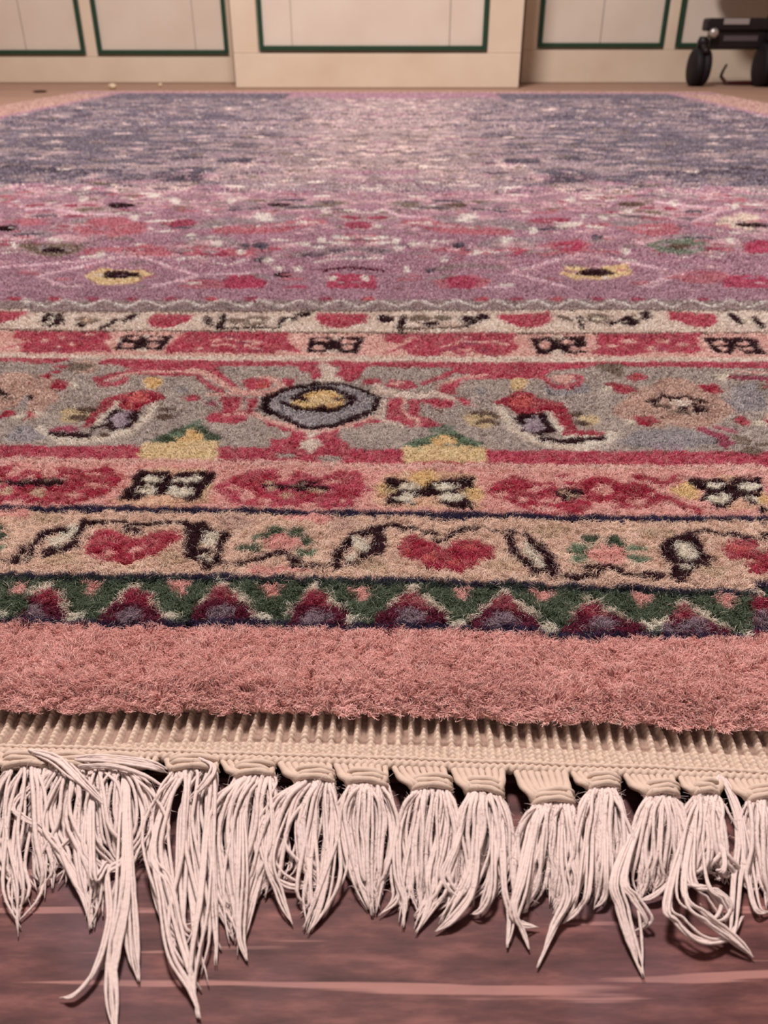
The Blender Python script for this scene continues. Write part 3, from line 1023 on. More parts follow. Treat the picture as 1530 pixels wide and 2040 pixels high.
    T(3, 'nv', 30, 380, 115, 620, 112)
    D(1, 'tn', 360, 115, 130, 40, 470, 425, 130, 50, 1320, 420, 110, 60)
    D(2, 'ta', 330, 150, 130, 52, 1150, 165, 120, 56)
    D(2, 'tn', 1400, 470, 120, 50)
    D(3, 'tn', 1290, 205, 150, 44, 950, 480, 120, 50)
    D(4, 'tn', 690, 225, 150, 40, 1120, 520, 140, 50)
    D(2, 'pk', 640, 520, 260, 26, 900, 110, 200, 30)
    D(1, 'g2', 60, 200, 70, 50, 130, 240, 50, 18)
    D(1, 'g2', 60, 332, 80, 22)
    D(1, 'bk', 30, 422, 44, 12)
    T(1, 'cr', 70, 400, 300, 520, 230, 560, 190)
    T(1, 'bk', 52, 190, 440, 235, 360, 270, 300)
    T(1, 'bk', 44, 270, 300, 350, 225, 500, 190)
    T(1, 'bk', 52, 350, 372, 480, 340, 560, 300, 600, 230, 650, 150)
    T(1, 'bk', 34, 650, 150, 790, 150)
    T(1, 'bk', 34, 850, 152, 950, 150, 960, 190)
    A(1, 're', 640, 332, 720, 212, 860, 198, 935, 250, 1080, 262, 1220, 210, 1340, 218, 1372, 290, 1280, 350, 1190, 412, 1080, 410, 980, 455, 880, 462, 780, 452, 690, 400)
    D(1, 'p2', 840, 385, 60, 22, 1030, 375, 40, 18, 800, 420, 30, 12)
    T(1, 'bk', 30, 930, 195, 1060, 222)
    T(1, 'bk', 26, 1000, 175, 1120, 172, 1200, 165, 1240, 145, 1420, 160)
    A(1, 'bk', 1410, 150, 1560, 150, 1570, 260, 1500, 300, 1490, 340, 1540, 420, 1440, 430, 1390, 290, 1450, 240)
    D(2, 'cr', 125, 270, 74, 76, 90, 420, 50, 26)
    A(2, 'bk', -50, 160, 60, 145, 130, 140, 60, 200, 95, 240, 100, 270, 30, 300, 60, 340, -50, 340)
    T(2, 'bk', 30, 90, 180, 210, 225)
    T(2, 'bk', 70, 268, 250, 215, 340, 188, 440)
    T(2, 'bk', 36, 0, 370, 130, 372)
    T(2, 'bk', 40, 60, 430, 120, 475, 200, 460)
    D(2, 'cr', 100, 415, 40, 20)
    T(2, 'bk', 26, 210, 462, 350, 462, 480, 450)
    T(2, 'bk', 38, 490, 435, 600, 410, 690, 372, 760, 415, 850, 440)
    T(2, 'bk', 26, 770, 440, 800, 485, 920, 475, 1080, 472)
    D(2, 'gr', 650, 215, 64, 34, 560, 252, 56, 24, 460, 350, 94, 32, 810, 225, 68, 36, 885, 290, 60, 32)
    D(2, 'g2', 890, 380, 92, 30, 480, 270, 40, 16)
    D(2, 'sa', 690, 300, 110, 54)
    D(2, 'pk', 690, 310, 140, 56)
    T(2, 'bk', 74, 1110, 470, 1125, 390, 1190, 300)
    T(2, 'bk', 44, 1190, 300, 1240, 240, 1320, 230)
    A(2, 'bk', 1330, 200, 1380, 180, 1530, 180, 1480, 240, 1480, 370, 1400, 400, 1330, 440, 1260, 420, 1270, 380, 1360, 350, 1370, 260)
    D(2, 'cr', 1295, 320, 72, 56, 1210, 420, 44, 22)
    T(2, 'bk', 20, 1180, 460, 1290, 450)
    A(3, 'bk', -30, 200, 20, 190, 20, 380, -30, 390)
    T(3, 'bk', 24, 0, 190, 100, 168, 160, 200, 215, 180, 300, 220, 420, 238)
    T(3, 'bk', 30, 110, 195, 260, 205)
    T(3, 'bk', 30, 400, 290, 470, 280, 540, 222, 640, 210, 740, 180)
    T(3, 'bk', 18, 740, 180, 880, 212, 1000, 222)
    A(3, 're', 118, 372, 160, 260, 250, 248, 400, 320, 520, 335, 560, 280, 720, 280, 870, 330, 850, 412, 740, 452, 680, 492, 600, 545, 520, 500, 400, 512, 300, 470, 200, 440)
    D(3, 'sa', 360, 420, 56, 36, 560, 450, 50, 26, 680, 340, 60, 22, 210, 380, 40, 16)
    D(3, 'ta', 490, 330, 40, 24)
    T(3, 'bk', 70, 990, 230, 1005, 370)
    T(3, 'bk', 50, 1000, 370, 1060, 440, 1140, 480)
    T(3, 'cr', 84, 1110, 330, 1160, 400, 1210, 470)
    T(3, 'bk', 36, 1080, 240, 1160, 300)
    T(3, 'bk', 84, 1230, 340, 1290, 420, 1310, 540)
    T(3, 'bk', 36, 1150, 520, 1240, 515)
    T(3, 'bk', 34, 1400, 570, 1530, 560)
    D(4, 'gr', 180, 278, 66, 34, 360, 290, 76, 46)
    D(4, 'g2', 70, 352, 64, 26, 110, 430, 66, 34, 510, 345, 80, 26, 545, 430, 90, 36, 140, 370, 30, 40)
    D(4, 'pk', 310, 390, 150, 72)
    T(4, 'bk', 34, 0, 568, 200, 550, 270, 500)
    T(4, 'bk', 36, 150, 495, 330, 475, 390, 510, 440, 535)
    T(4, 'bk', 30, 430, 535, 540, 560, 720, 560)
    A(4, 'bk', 715, 390, 740, 300, 800, 250, 950, 220, 1030, 300, 1060, 385, 1150, 410, 1000, 500, 870, 592, 815, 592, 765, 540, 790, 470)
    D(4, 'cr', 900, 325, 74, 28, 920, 395, 92, 44, 920, 490, 60, 20)
    T(4, 'bk', 26, 950, 230, 1130, 212, 1200, 240, 1280, 230)
    T(4, 'bk', 40, 1270, 235, 1400, 270)
    A(4, 're', 1190, 340, 1270, 278, 1400, 290, 1560, 320, 1640, 400, 1640, 560, 1520, 540, 1400, 520, 1370, 470, 1440, 430, 1330, 430, 1230, 435)
    D(4, 'sa', 1310, 350, 100, 30, 1500, 480, 60, 20)

    # ---- saw-tooth guard
    teeth = [(-30, 92, 142, 1172, 1236), (198, 272, 325, 1174, 1244), (378, 443, 515, 1168, 1240), (573, 630, 705, 1174, 1246),
             (745, 822, 900, 1180, 1244), (935, 1005, 1085, 1186, 1253), (1120, 1180, 1290, 1200, 1263), (1318, 1362, 1455, 1203, 1267),
             (1510, 1560, 1640, 1208, 1272), (-210, -130, -50, 1168, 1236)]
    edge('nv', 9, e2)
    edge('gd', 9, tuple(y + 6 for y in e2))
    for i, (xl, xa, xr, yt, yb) in enumerate(teeth):
        ym = (yt + yb) / 2
        ln('P', 'cq', 11, (xl + xa) / 2 - 12, ym - 6, (xl + xa) / 2 + 8, ym - 22, xa - 14, yt + 2)
        ln('P', 'cq', 14, xa - 6, yt - 6, xa + 6, yt - 8)
        ln('P', 'cq', 12, xa + 24, yt + 6, (xr + xa) / 2 + 6, ym - 10, (xr + xa) / 2 + 16, ym)
        if i % 2: ln('P', 'cq', 8, xl - 2, yb - 26, xl + 10, yb - 32)
        ln('P', 'cq', 9, xr - 14, yb - 26, xr + 2, yb - 16)
    edge('nv', 9, tuple(y - 5 for y in e1))
    for i, (xl, xa, xr, yt, yb) in enumerate(teeth):
        po('P', 'mr', xl - 4, yb, xl + 8, (yt + yb) / 2 + 8, xa - 28, yt + 14, xa - 10, yt - 2, xa + 12, yt, xa + 28, yt + 18, xr - 10, yb - 18, xr + 4, yb)
        po('P', 'm2', xa - 34, yt + 24, xa - 26, yt + 12, xa - 8, yt - 2, xa + 10, yt - 2, xa + 28, yt + 18, xa + 34, yt + 30, xa, yt + 26)
        bb('P', 'll', (xl + xr) / 2 - 4, yb - 22, 30, 13, xa - 20, yb - 14, 18, 9)
        po('P', 'nv', xl, yb - 7, xr, yb - 7, xr + 6, yb + 2, xl - 6, yb + 2)
    for x, y in ((154, 1226), (337, 1228), (521, 1231), (704, 1232), (914, 1242), (1094, 1249), (1308, 1244), (1496, 1262)):
        bb('P', 'cr', x, y - 2, 20, 7)
        bb('P', 'gr', x, y - 24, 22, 12)
    for x, y in ((183, 1167), (361, 1167), (542, 1173), (720, 1177), (922, 1179), (1087, 1185), (1282, 1192), (1449, 1194), (20, 1164)):
        po('P', 'pk', x - 28, y - 11, x + 28, y - 11, x + 10, y + 4, x + 6, y + 16, x - 10, y + 16, x - 14, y + 2)
    bb('P', 'mr', 1152, 1250, 20, 8, 772, 1250, 12, 6)


paint_border()


# ---- carry the border round the other three sides and beyond the part painted above
def complete():
    src = canvas.copy()
    U0 = 0.034
    u = uu1[None, :]
    half_vis = lambda v: 0.092 + 0.40 * v
    for r in range(NV):
        v = vv1[r]
        e_end = min(v, RL - v)
        e = np.full(NU, max(e_end, 0.0))
        m = e < BW
        side = (e_end > RW - np.abs(uu1)) & m
        e0_ = RW - np.abs(uu1)
        if v > BW - .02:
            side = e0_ < .18
            canvas[r, side & (e0_ < .13)] = PIX['sb']
            canvas[r, side & (e0_ >= .13) & (e0_ < .155)] = PIX['mv']
        if RL - v < .06: canvas[r, :] = PIX['sb']
        elif RL - v < .12: canvas[r, :] = PIX['mv']
        m &= (e_end < BW) & (v < BW)
        if not m.any(): continue
        a = uu1
        per = np.where((e > 0.147) & (e < 0.264), 0.335, 0.107)
        base = U0 - per / 2
        af = base + np.mod(a - base, per)
        rr_ = np.clip(((e - V0) / RES).astype(int), 0, NV - 1)
        cc = np.clip(((af + RW) / RES).astype(int), 0, NU - 1)
        new = src[rr_, cc]
        direct = (v < BW) & (np.abs(uu1 - U0) < half_vis(v)) 
        m &= ~direct
        canvas[r, m] = new[m]


complete()


def noise2(x, y, s, seed):
    """smooth value noise"""
    r = np.random.default_rng(seed)
    n = 256
    g = r.random((n, n)).astype(np.float32)
    fx, fy = x / s, y / s
    ix, iy = np.floor(fx).astype(int), np.floor(fy).astype(int)
    tx, ty = fx - ix, fy - iy
    tx, ty = tx * tx * (3 - 2 * tx), ty * ty * (3 - 2 * ty)
    a, b = g[ix % n, iy % n], g[(ix + 1) % n, iy % n]
    c, d = g[ix % n, (iy + 1) % n], g[(ix + 1) % n, (iy + 1) % n]
    return (a * (1 - tx) + b * tx) * (1 - ty) + (c * (1 - tx) + d * tx) * ty


def wool(u, v, lut=None):
    i = np.clip(((v - V0) / RES).astype(int), 0, NV - 1)
    j = np.clip(((u + RW) / RES).astype(int), 0, NU - 1)
    return (LUT if lut is None else lut)[canvas[i, j]]


# near edge of the pile, read along the photo's row of knots
_ex = [-1200, 0, 380, 765, 1020, 1300, 1530, 2700]
_ey = [1380, 1396, 1400, 1405, 1417, 1426, 1436, 1484]
_p = np.array([uv_of(*at(x, y, -0.002)[:2]) for x, y in zip(_ex, _ey)])


def pile_edge(u):
    return np.interp(u, _p[:, 0], _p[:, 1], left=_p[0, 1], right=_p[-1, 1]) + 0.0

# ----------------------------------------------------------------- setting
def box_struct(name, x0, x1, y0, y1, z0, z1, mat):
    a = Acc()
    a.box(x0, x1, y0, y1, z0, z1)
    o = a.build(name, mat, smooth=False)
    o['kind'] = 'structure'
    return o


YL, YC = 3.63, 3.27            # faces of the recessed and of the projecting cupboards
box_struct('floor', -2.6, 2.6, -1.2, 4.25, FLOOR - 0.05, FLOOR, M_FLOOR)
box_struct('wall_left', -2.72, -2.6, -1.2, 4.25, FLOOR, 2.6, M_WALL)
box_struct('wall_right', 2.6, 2.72, -1.2, 4.25, FLOOR, 2.6, M_WALL)
box_struct('wall_back', -2.6, 2.6, 4.13, 4.25, FLOOR, 2.6, M_WALL)


def cupboard(name, x0, x1, yf, doors, z_green, label, boards=(), height=0.86, lip=0.0):
    """a painted base cupboard; doors: (x0, x1) of each green painted outline"""
    r = empty(name, ((x0 + x1) / 2, yf, FLOOR), label, 'cupboard')
    a = Acc()
    a.box(x0, x1, yf + 0.022, 4.125, FLOOR + 0.001, FLOOR + height)
    a.box(x0, x1, yf + 0.004, yf + 0.022, FLOOR + 0.001, z_green - 0.016)              # foot rail
    edges = sorted([(d[0], d[1]) for d in doors])
    xs = [x0] + [q for d in edges for q in (d[0] - 0.012, d[1] + 0.012)] + [x1]
    for i in range(0, len(xs), 2):                                                    # stiles
        if xs[i + 1] - xs[i] > 0.004:
            a.box(xs[i], xs[i + 1], yf + 0.004, yf + 0.022, z_green - 0.016, FLOOR + height)
    if lip:
        a.box(x0, x1, yf, yf + 0.004, FLOOR + 0.001, FLOOR + lip)
    keep_place(a.build('body', M_PAINT, bevel=0.0025, loc=(x0, yf, FLOOR)), r)
    a = Acc()
    a.box(x0 - 0.002, x1 + 0.002, yf - 0.02, 4.125, FLOOR + height + 0.001, FLOOR + height + 0.03)
    keep_place(a.build('worktop', M_PAINT, bevel=0.004, loc=(x0, yf, FLOOR)), r)
    zt = FLOOR + height - 0.06
    for d0, d1 in doors:
        a = Acc()
        bs = [d0 + 0.004] + [b for b in boards if d0 < b < d1] + [d1 - 0.004]
        for b0, b1 in zip(bs[:-1], bs[1:]):
            a.box(b0 + 0.0012, b1 - 0.0012, yf + 0.013, yf + 0.0215, z_green, zt)
        dr = keep_place(a.build('door', M_PANEL, bevel=0.0018, loc=(d0, yf, z_green)), r)
        g = Acc()
        w = 0.0078
        g.box(d0 - w, d0 + w, yf + 0.001, yf + 0.012, z_green - w, zt)
        g.box(d1 - w, d1 + w, yf + 0.001, yf + 0.012, z_green - w, zt)
        g.box(d0 + w, d1 - w, yf + 0.001, yf + 0.012, z_green - w, z_green + w)
        g.box(d0 + w, d1 - w, yf + 0.001, yf + 0.012, zt - 2 * w, zt)
        go = g.build('green_moulding', M_GREEN, bevel=0.002, loc=(d0, yf, z_green))
        go['label'] = 'dark green painted moulding'
        go.parent = dr
        go.location = (0, 0, 0)
    return r


def xz(px, py, Y):
    """x and z of a photo pixel on the upright plane at depth Y"""
    a, b = (px - CX) / F_PX, (py - CY) / F_PX
    dy, dz = ct - b * st, -st - b * ct
    t = Y / dy
    return a * t, CAM_Z + dz * t


gx = lambda px, py, Y: xz(px, py, Y)[0]
zl, zr, zc = xz(300, 104, YL)[1], xz(1190, 90, YL)[1], xz(740, 96, YC)[1]
cupboard('painted_cupboard', -2.20, gx(468, 160, YL), YL,
         [(gx(-170, 104, YL), gx(165, 104, YL)), (gx(199, 104, YL), gx(451, 104, YL))], zl,
         'cream cupboard with dark green outlined doors, set back left of the projecting one', boards=(gx(42, 60, YL), gx(385, 60, YL)))
cupboard('painted_cupboard', gx(470, 175, YC), gx(1033, 175, YC), YC,
         [(gx(521, 97, YC), gx(965, 96, YC))], zc,
         'cream cupboard standing forward, with one wide green outlined panel', boards=(gx(580, 60, YC), gx(897, 60, YC)))
cupboard('painted_cupboard', gx(1037, 165, YL), 2.20, YL,
         [(gx(1076, 90, YL), gx(1318, 90, YL)), (gx(1352, 90, YL), gx(1640, 90, YL))], zr,
         'cream cupboard with dark green outlined doors, behind the black wheeled stand', boards=(gx(1200, 60, YL),))

# ----------------------------------------------------------------- black wheeled stand at the right
def stand():
    Y = 3.40
    X = lambda px, py=60: xz(px, py, Y)[0]
    Z = lambda py: xz(1400, py, Y)[1]
    r = empty('wheeled_stand', (X(1470), Y, FLOOR), 'black wheeled stand on casters in front of the green outlined cupboard', 'stand')
    k = lambda a, n, m, **q: keep_place(a.build(n, m, loc=(X(1470), Y, FLOOR), **q), r)
    a = Acc()
    a.box(X(1402), X(1620), Y - 0.03, Y + 0.03, Z(62), Z(36))
    k(a, 'upper_bar', M_BLACK, bevel=0.008)
    a = Acc()
    a.box(X(1418), X(1620), Y - 0.02, Y + 0.02, Z(97), Z(60))
    k(a, 'lower_bar', M_BLACK, bevel=0.006)
    a = Acc()
    a.box(X(1440), X(1508), Y - 0.0235, Y - 0.020, Z(82), Z(71))
    o = k(a, 'trim_strip', M_GREYD, bevel=0.001)
    o['label'] = 'dull grey trim strip'
    a = Acc()
    a.box(X(1433), X(1483), Y - 0.034, Y - 0.030, Z(49), Z(37))
    o = k(a, 'name_plate', M_GREYL, bevel=0.001)
    o['label'] = 'pale grey plate'
    a = Acc()
    a.lathe((X(1416), Y - 0.036, Z(66)), (0, 1, 0), [(-0.012, 0.0001), (-0.012, 0.011), (-0.006, 0.016), (0.02, 0.016), (0.02, 0.0001)], 20)
    o = k(a, 'bolt', M_STEEL)
    o['label'] = 'bright round bolt head'
    # post rising from the base, out at the frame's edge
    a = Acc()
    a.tube([(X(1560), Y, Z(60)), (X(1548), Y, Z(30)), (X(1550), Y, Z(-40)), (X(1552), Y, Z(-340))], [0.05, 0.042, 0.03, 0.03], 20)
    k(a, 'post', M_BLACK)
    a = Acc()
    a.box(X(1415), X(1760), Y - 0.10, Y + 0.12, 0.36, 0.80)  # unseen box added above the base to shade the right cupboard
    k(a, 'shade_box', M_BLACK, bevel=0.02)
    for px, yy, s in ((1391, Y, 1.0), (1524, Y - 0.04, 1.12), (1660, Y + 0.02, 1.0)):
        cx = X(px, 140) if s == 1 else gx(px, 140, yy)
        R = 0.062 * s
        c = Acc()
        for sx in (-1, 1):
            c.lathe((cx + sx * 0.015, yy, FLOOR + R), (sx, 0, 0), [(-0.014, 0.0001), (-0.014, R * .93), (-0.010, R), (0.006, R), (0.013, R * .9), (0.016, R * .55), (0.016, 0.0001)], 36)
        w = k(c, 'caster', M_RUBBER)
        f = Acc()
        th = np.linspace(-0.2, math.pi * .78, 14)
        f.tube([(cx, yy + math.cos(q) * (R + .008), FLOOR + R + math.sin(q) * (R + .008)) for q in th], 0.011, 10)
        f.lathe((cx, yy, FLOOR + 2 * R), (0, 0, 1), [(0, 0.0001), (0, 0.017), (0.02, 0.020), (0.035, 0.014), (0.035, 0.0001)], 20)
        fo = f.build('caster_hood', M_BLACK, loc=(X(1470), Y, FLOOR))
        fo.parent = w
        fo.location = (0, 0, 0)
    return r


stand()

a = Acc()
pts = []
for px, py, z in ((1448, 128, .06), (1440, 142, .03), (1436, 152, .004), (1447, 158, -.003), (1462, 165, -.008), (1485, 171, -.008), (1540, 173, -.008), (1600, 172, -.008)):
    if z > 0:
        x, zz = xz(px, py, 3.5)
        pts.append((x, 3.5, max(zz, FLOOR + .009)))
    else:
        x = xz(px, py, 3.45)[0]
        pts.append((x, 3.45, FLOOR + .0085))
pts = np.array(pts)
tt = np.linspace(0, len(pts) - 1, 40)
pts = np.stack([np.interp(tt, range(len(pts)), pts[:, q]) for q in range(3)], 1)
a.tube(pts, np.linspace(.004, .010, 40).clip(.004, .009), 10)
tag(a.build('power_cord', M_CORDR, loc=tuple(pts[-1])), 'dark red cord trailing on the floor behind the black caster', 'cord')


def crumb(name, px, py, rx, rz, mat, label, cat, seed):
    r = np.random.default_rng(seed)
    p = at(px, py, FLOOR)
    a = Acc()
    k = 12
    prof = [(0, 0.0001)] + [(rz * (1 - math.cos(q)), rx * math.sin(q)) for q in np.linspace(.3, 2.6, 7)] + [(2 * rz, 0.0001)]
    a.lathe((p[0], p[1], FLOOR + 0.0003), (0, 0, 1), prof, k)
    v = a.v[0]
    v[:, :2] = p[:2] + (v[:, :2] - p[:2]) * (1 + r.uniform(-.25, .25, (len(v), 1)))
    tag(a.build(name, mat, loc=(p[0], p[1], FLOOR)), label, cat)


crumb('crumb', 225, 178, 0.013, 0.009, M_CRUMB, 'pale crumb on the floor before the left cupboard, larger of two', 'crumb', 1)
crumb('crumb', 320, 173, 0.007, 0.006, M_CRUMB, 'tiny pale crumb on the floor under the left cupboard edge', 'crumb', 2)
crumb('wood_splinter', 80, 184, 0.022, 0.003, M_CRUMBD, 'dark flat splinter on the floor at the far left', 'splinter', 3)

# ----------------------------------------------------------------- the rug
rug = empty('rug', (O2[0], O2[1], FLOOR), 'patterned pink, red and grey wool rug with a cream tasselled fringe', 'rug')
RUG0 = (O2[0], O2[1], FLOOR)

# woven ground: carries the design under and between the tufts
vs = np.concatenate([np.arange(0, 0.40, 0.0014), np.arange(0.40, 0.9, 0.0022), np.arange(0.9, RL, 0.0045), [RL]])
us = np.linspace(-RW, RW, 1000)
uc = np.abs(us) ** 1.1 * np.sign(us)
us = uc / uc.max() * RW
UU, VV = np.meshgrid(us, vs)
pe = pile_edge(UU)
pe = pe + .0022
VW = np.where(VV < 0.05, pe + (VV) * (0.05 - pe) / 0.05, VV)
X, Y = xy_of(UU, VW)
D0 = np.clip((VW - 0.5) / 0.9, 0, 1)
OUT = np.clip((np.abs(UU - .034) - (.100 + .4058 * VW + .30)) / .06, 0, 1)      # where no single tufts stand, the ground itself is the pile surface
zg = -0.0055 + 0.0045 * np.maximum(D0, OUT) + 0.0012 * D0 * (noise2(X + 5, Y, .006, 3) - .5)
border_fall = np.clip(np.minimum.reduce([(RW - np.abs(UU)) / .004, (RL - VW) / .004, (VW - pe) / .003]), 0, 1)
zg = np.where(border_fall < 1, FLOOR + 0.0005 + (zg - FLOOR - 0.0005) * np.sqrt(border_fall), zg)
jx, jy = (noise2(X, Y, .003, 11) - .5) * .003, (noise2(X + 3, Y, .003, 12) - .5) * .003
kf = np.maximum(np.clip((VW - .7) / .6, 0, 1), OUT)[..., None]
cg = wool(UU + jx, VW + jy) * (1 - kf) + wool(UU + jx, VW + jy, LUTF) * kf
cg = cg * (0.92 + 0.16 * noise2(X, Y, .012, 5))[..., None]
nv_, nu_ = UU.shape
i = np.arange(nv_ - 1)[:, None] * nu_
j = np.arange(nu_ - 1)[None]
Fq = np.stack([i + j, i + j + 1, i + nu_ + j + 1, i + nu_ + j], -1).reshape(-1, 4)
V3 = np.stack([X - O2[0], Y - O2[1], zg - FLOOR], -1).reshape(-1, 3)
back = mesh_np('woven_ground', V3, Fq, M_BACK, rug, True, cg.reshape(-1, 3))

# wool tufts
rngp = np.random.default_rng(21)
DENS = 1.0


def tufts():
    P, RAD, COL = [], [], []
    #   v0    v1    density/m2  fibre radius  height   side margin
    strips = [(-0.001, 0.115, 10.5e6, 0.000074, 1.0, .012), (0.115, 0.19, 6.5e6, 0.000090, 1.0, .015), (0.19, 0.30, 3.0e6, 0.00013, 1.0, .02),
              (0.30, 0.45, 1.6e6, 0.00018, 1.0, .03), (0.45, 0.80, 0.55e6, 0.00030, .9, .04), (0.80, 1.5, 0.15e6, 0.00056, .75, .05), (1.5, RL - .004, 0.03e6, 0.0011, .74, .9)]
    for v0, v1, dens, rad, hh, mg in strips:
        hw = 0.100 + 0.4058 * v1 + mg
        for zone in (0, 1):
            if zone == 0:
                ua, ub, dn, rd = 0.034 - hw, 0.034 + hw, dens, rad
            else:                      # beyond the sides of the photograph: coarser, still covered
                ua, ub, dn, rd = max(-RW, .034 - hw - .34), min(RW, .034 + hw + .34), min(dens, 1.3e6), max(rad, 0.00021)
            n = int((ub - ua) * (v1 - v0) * dn * DENS)
            u = rngp.uniform(ua, ub, n)
            v = rngp.uniform(v0, v1, n)
            v = np.where(v0 < 0, pile_edge(u) + (v - v0) * (v1 - pile_edge(u)) / (v1 - v0), v)
            keep = (v < RL) & (np.abs(u) < RW)
            vis = 0.100 + 0.4058 * v + mg
            if zone == 0:
                keep &= np.abs(u - 0.034) < vis
            else:
                keep &= (np.abs(u - 0.034) > vis - .002) & (np.abs(u - 0.034) < vis + .33)
            u, v = u[keep], v[keep]
            n = len(u)
            if n == 0: continue
            x, y = xy_of(u, v)
            # tufts lean together in small clumps
            v = v + np.where(v < .03, (noise2(x, y * 0, .0017, 38) - .35) * .0022, 0)
            x, y = xy_of(u, v)
            a = (noise2(x, y, .0042, 31) * 2 + noise2(x, y, .0015, 32)) * 4.6 + rngp.normal(0, .55, n)
            lean = (0.0006 + 0.0014 * noise2(x + 7, y, .003, 33)) + rngp.exponential(.0004, n)
            dx, dy = np.cos(a) * lean, np.sin(a) * lean * .8
            dx += 0.0004 * (noise2(x, y, .05, 34) - .5)
            ed = np.clip((v - pile_edge(u)) / .0075, 0, 1)
            dy -= (1 - ed) * .0006
            clump = noise2(x, y, .0021, 35) * .6 + noise2(x, y, .0009, 37) * .4
            even = np.clip((v - .07) / .09, 0, 1)          # the pile is clipped evenly; only the edge is worn and tufty
            h = (0.0042 + 0.0008 * even + (0.0022 - .0016 * even) * clump + 0.0006 * noise2(x, y, .02, 36) + rngp.normal(0, .00028, n) * (1 - .7 * even)) * hh
            dx, dy = dx * (1 - .35 * even), dy * (1 - .45 * even)
            stray = rngp.random(n) < 0.006
            h = np.where(stray, h + rngp.uniform(.0004, .0014, n) * (1 - .6 * even), h)
            h *= (.22 + .78 * ed ** .8)
            zr_ = np.full(n, -0.0058)
            if hh < 1:
                D = np.clip((v - 0.5) / 0.9, 0, 1)
                zr_ = -0.0058 + 0.0045 * D
                h = h * (1 - .55 * D)
            p0 = np.stack([x, y, zr_], 1)
            cu = rngp.normal(0, .00055, (n, 3)) * [1, 1, .3]
            p1 = p0 + np.stack([dx * .18, dy * .18, h * .48], 1) + cu * .5
            p2 = p0 + np.stack([dx * .62, dy * .62, h * .86], 1) + cu
            p3 = p0 + np.stack([dx * 1.15, dy * 1.15, h], 1)
            st_ = stray[:, None]
            p3 = np.where(st_, p3 + rngp.normal(0, .0012, (n, 3)) * [1, 1, 0], p3)
            pts = np.stack([p0, p1, p2, p3], 1)
            r = rd * rngp.uniform(.75, 1.25, n) * np.where(stray, .55, 1)
            rr_ = r[:, None] * np.array([1.1, 1.05, .9, .35])[None]
            tu, tv = uv_of(x + dx * .45, y + dy * .45)
            q = .0004 if v0 < .3 else .0008
            jm = .0022 if v0 < .15 else .0014
            jx_ = (noise2(x, y, .003, 11) - .5) * jm
            jy_ = (noise2(x + 3, y, .003, 12) - .5) * jm
            c = wool(tu + rngp.normal(0, q, n) + jx_, tv + rngp.normal(0, q, n) + jy_)
            red = (c[:, 0] > 5 * c[:, 1]) & (c[:, 0] > .2)    # faded tips in the red wool
            mixr = np.clip(noise2(x + 2, y, .0022, 41) * 1.5 - .55, 0, .75) + (rngp.random(n) < .12) * .4
            c = np.where(red[:, None], c + (LUT[PIX['p2']] * .8 - c) * np.clip(mixr, 0, .7)[:, None] * .6, c)
            g = rngp.normal(1, .15, n) + .16 * (noise2(x, y, .012, 5) - .5)
            g = np.where(stray, g * 1.35, g)
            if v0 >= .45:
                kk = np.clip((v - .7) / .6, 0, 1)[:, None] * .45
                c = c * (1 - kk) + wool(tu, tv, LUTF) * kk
            c = np.clip(c * np.clip(g, .6, 1.7)[:, None], 0, .95)
            pale = rngp.random(n) < .03                # an undyed hair here and there
            c[pale] = c[pale] * .4 + LUT[PIX['cr']] * .6
            P.append(pts); RAD.append(rr_); COL.append(c)
    P = np.concatenate(P).astype(np.float32)
    RAD = np.concatenate(RAD).astype(np.float32)
    COL = np.concatenate(COL).astype(np.float32)
    n = len(P)
    print('fibres', n)
    P -= np.array([O2[0], O2[1], FLOOR], np.float32)
    hc = bpy.data.hair_curves.new('wool_pile')
    hc.add_curves([4] * n)
    hc.attributes['position'].data.foreach_set('vector', P.ravel())
    ra = hc.attributes.get('radius') or hc.attributes.new('radius', 'FLOAT', 'POINT')
    ra.data.foreach_set('value', RAD.ravel())
    ca = hc.attributes.new('col', 'FLOAT_COLOR', 'CURVE')
    c4 = np.ones((n, 4), np.float32)
    c4[:, :3] = COL
    ca.data.foreach_set('color', c4.ravel())
    hc.materials.append(M_PILE)
    o = bpy.data.objects.new('wool_pile', hc)
    col.objects.link(o)
    o.parent = rug
    o['kind'] = 'stuff'
    return o


tufts()

# flat-woven end: warp ribs bound by weft
cy = lambda x: np.interp(x, [-1200, 0, 380, 510, 765, 1020, 1300, 1530, 2700], [1462, 1491, 1503, 1508, 1516, 1525, 1535, 1545, 1590])
ZW = -0.0078
_cx = np.array([-1500, -1200, -600, 0, 200, 380, 510, 765, 1020, 1300, 1530, 2100, 2700, 3000.])
_c = np.array([uv_of(*at(x, cy(x), ZW)[:2]) for x in _cx])
sl0 = (_c[1, 1] - _c[0, 1]) / (_c[1, 0] - _c[0, 0])


def weave_edge(u):
    return np.interp(u, _c[:, 0], _c[:, 1])


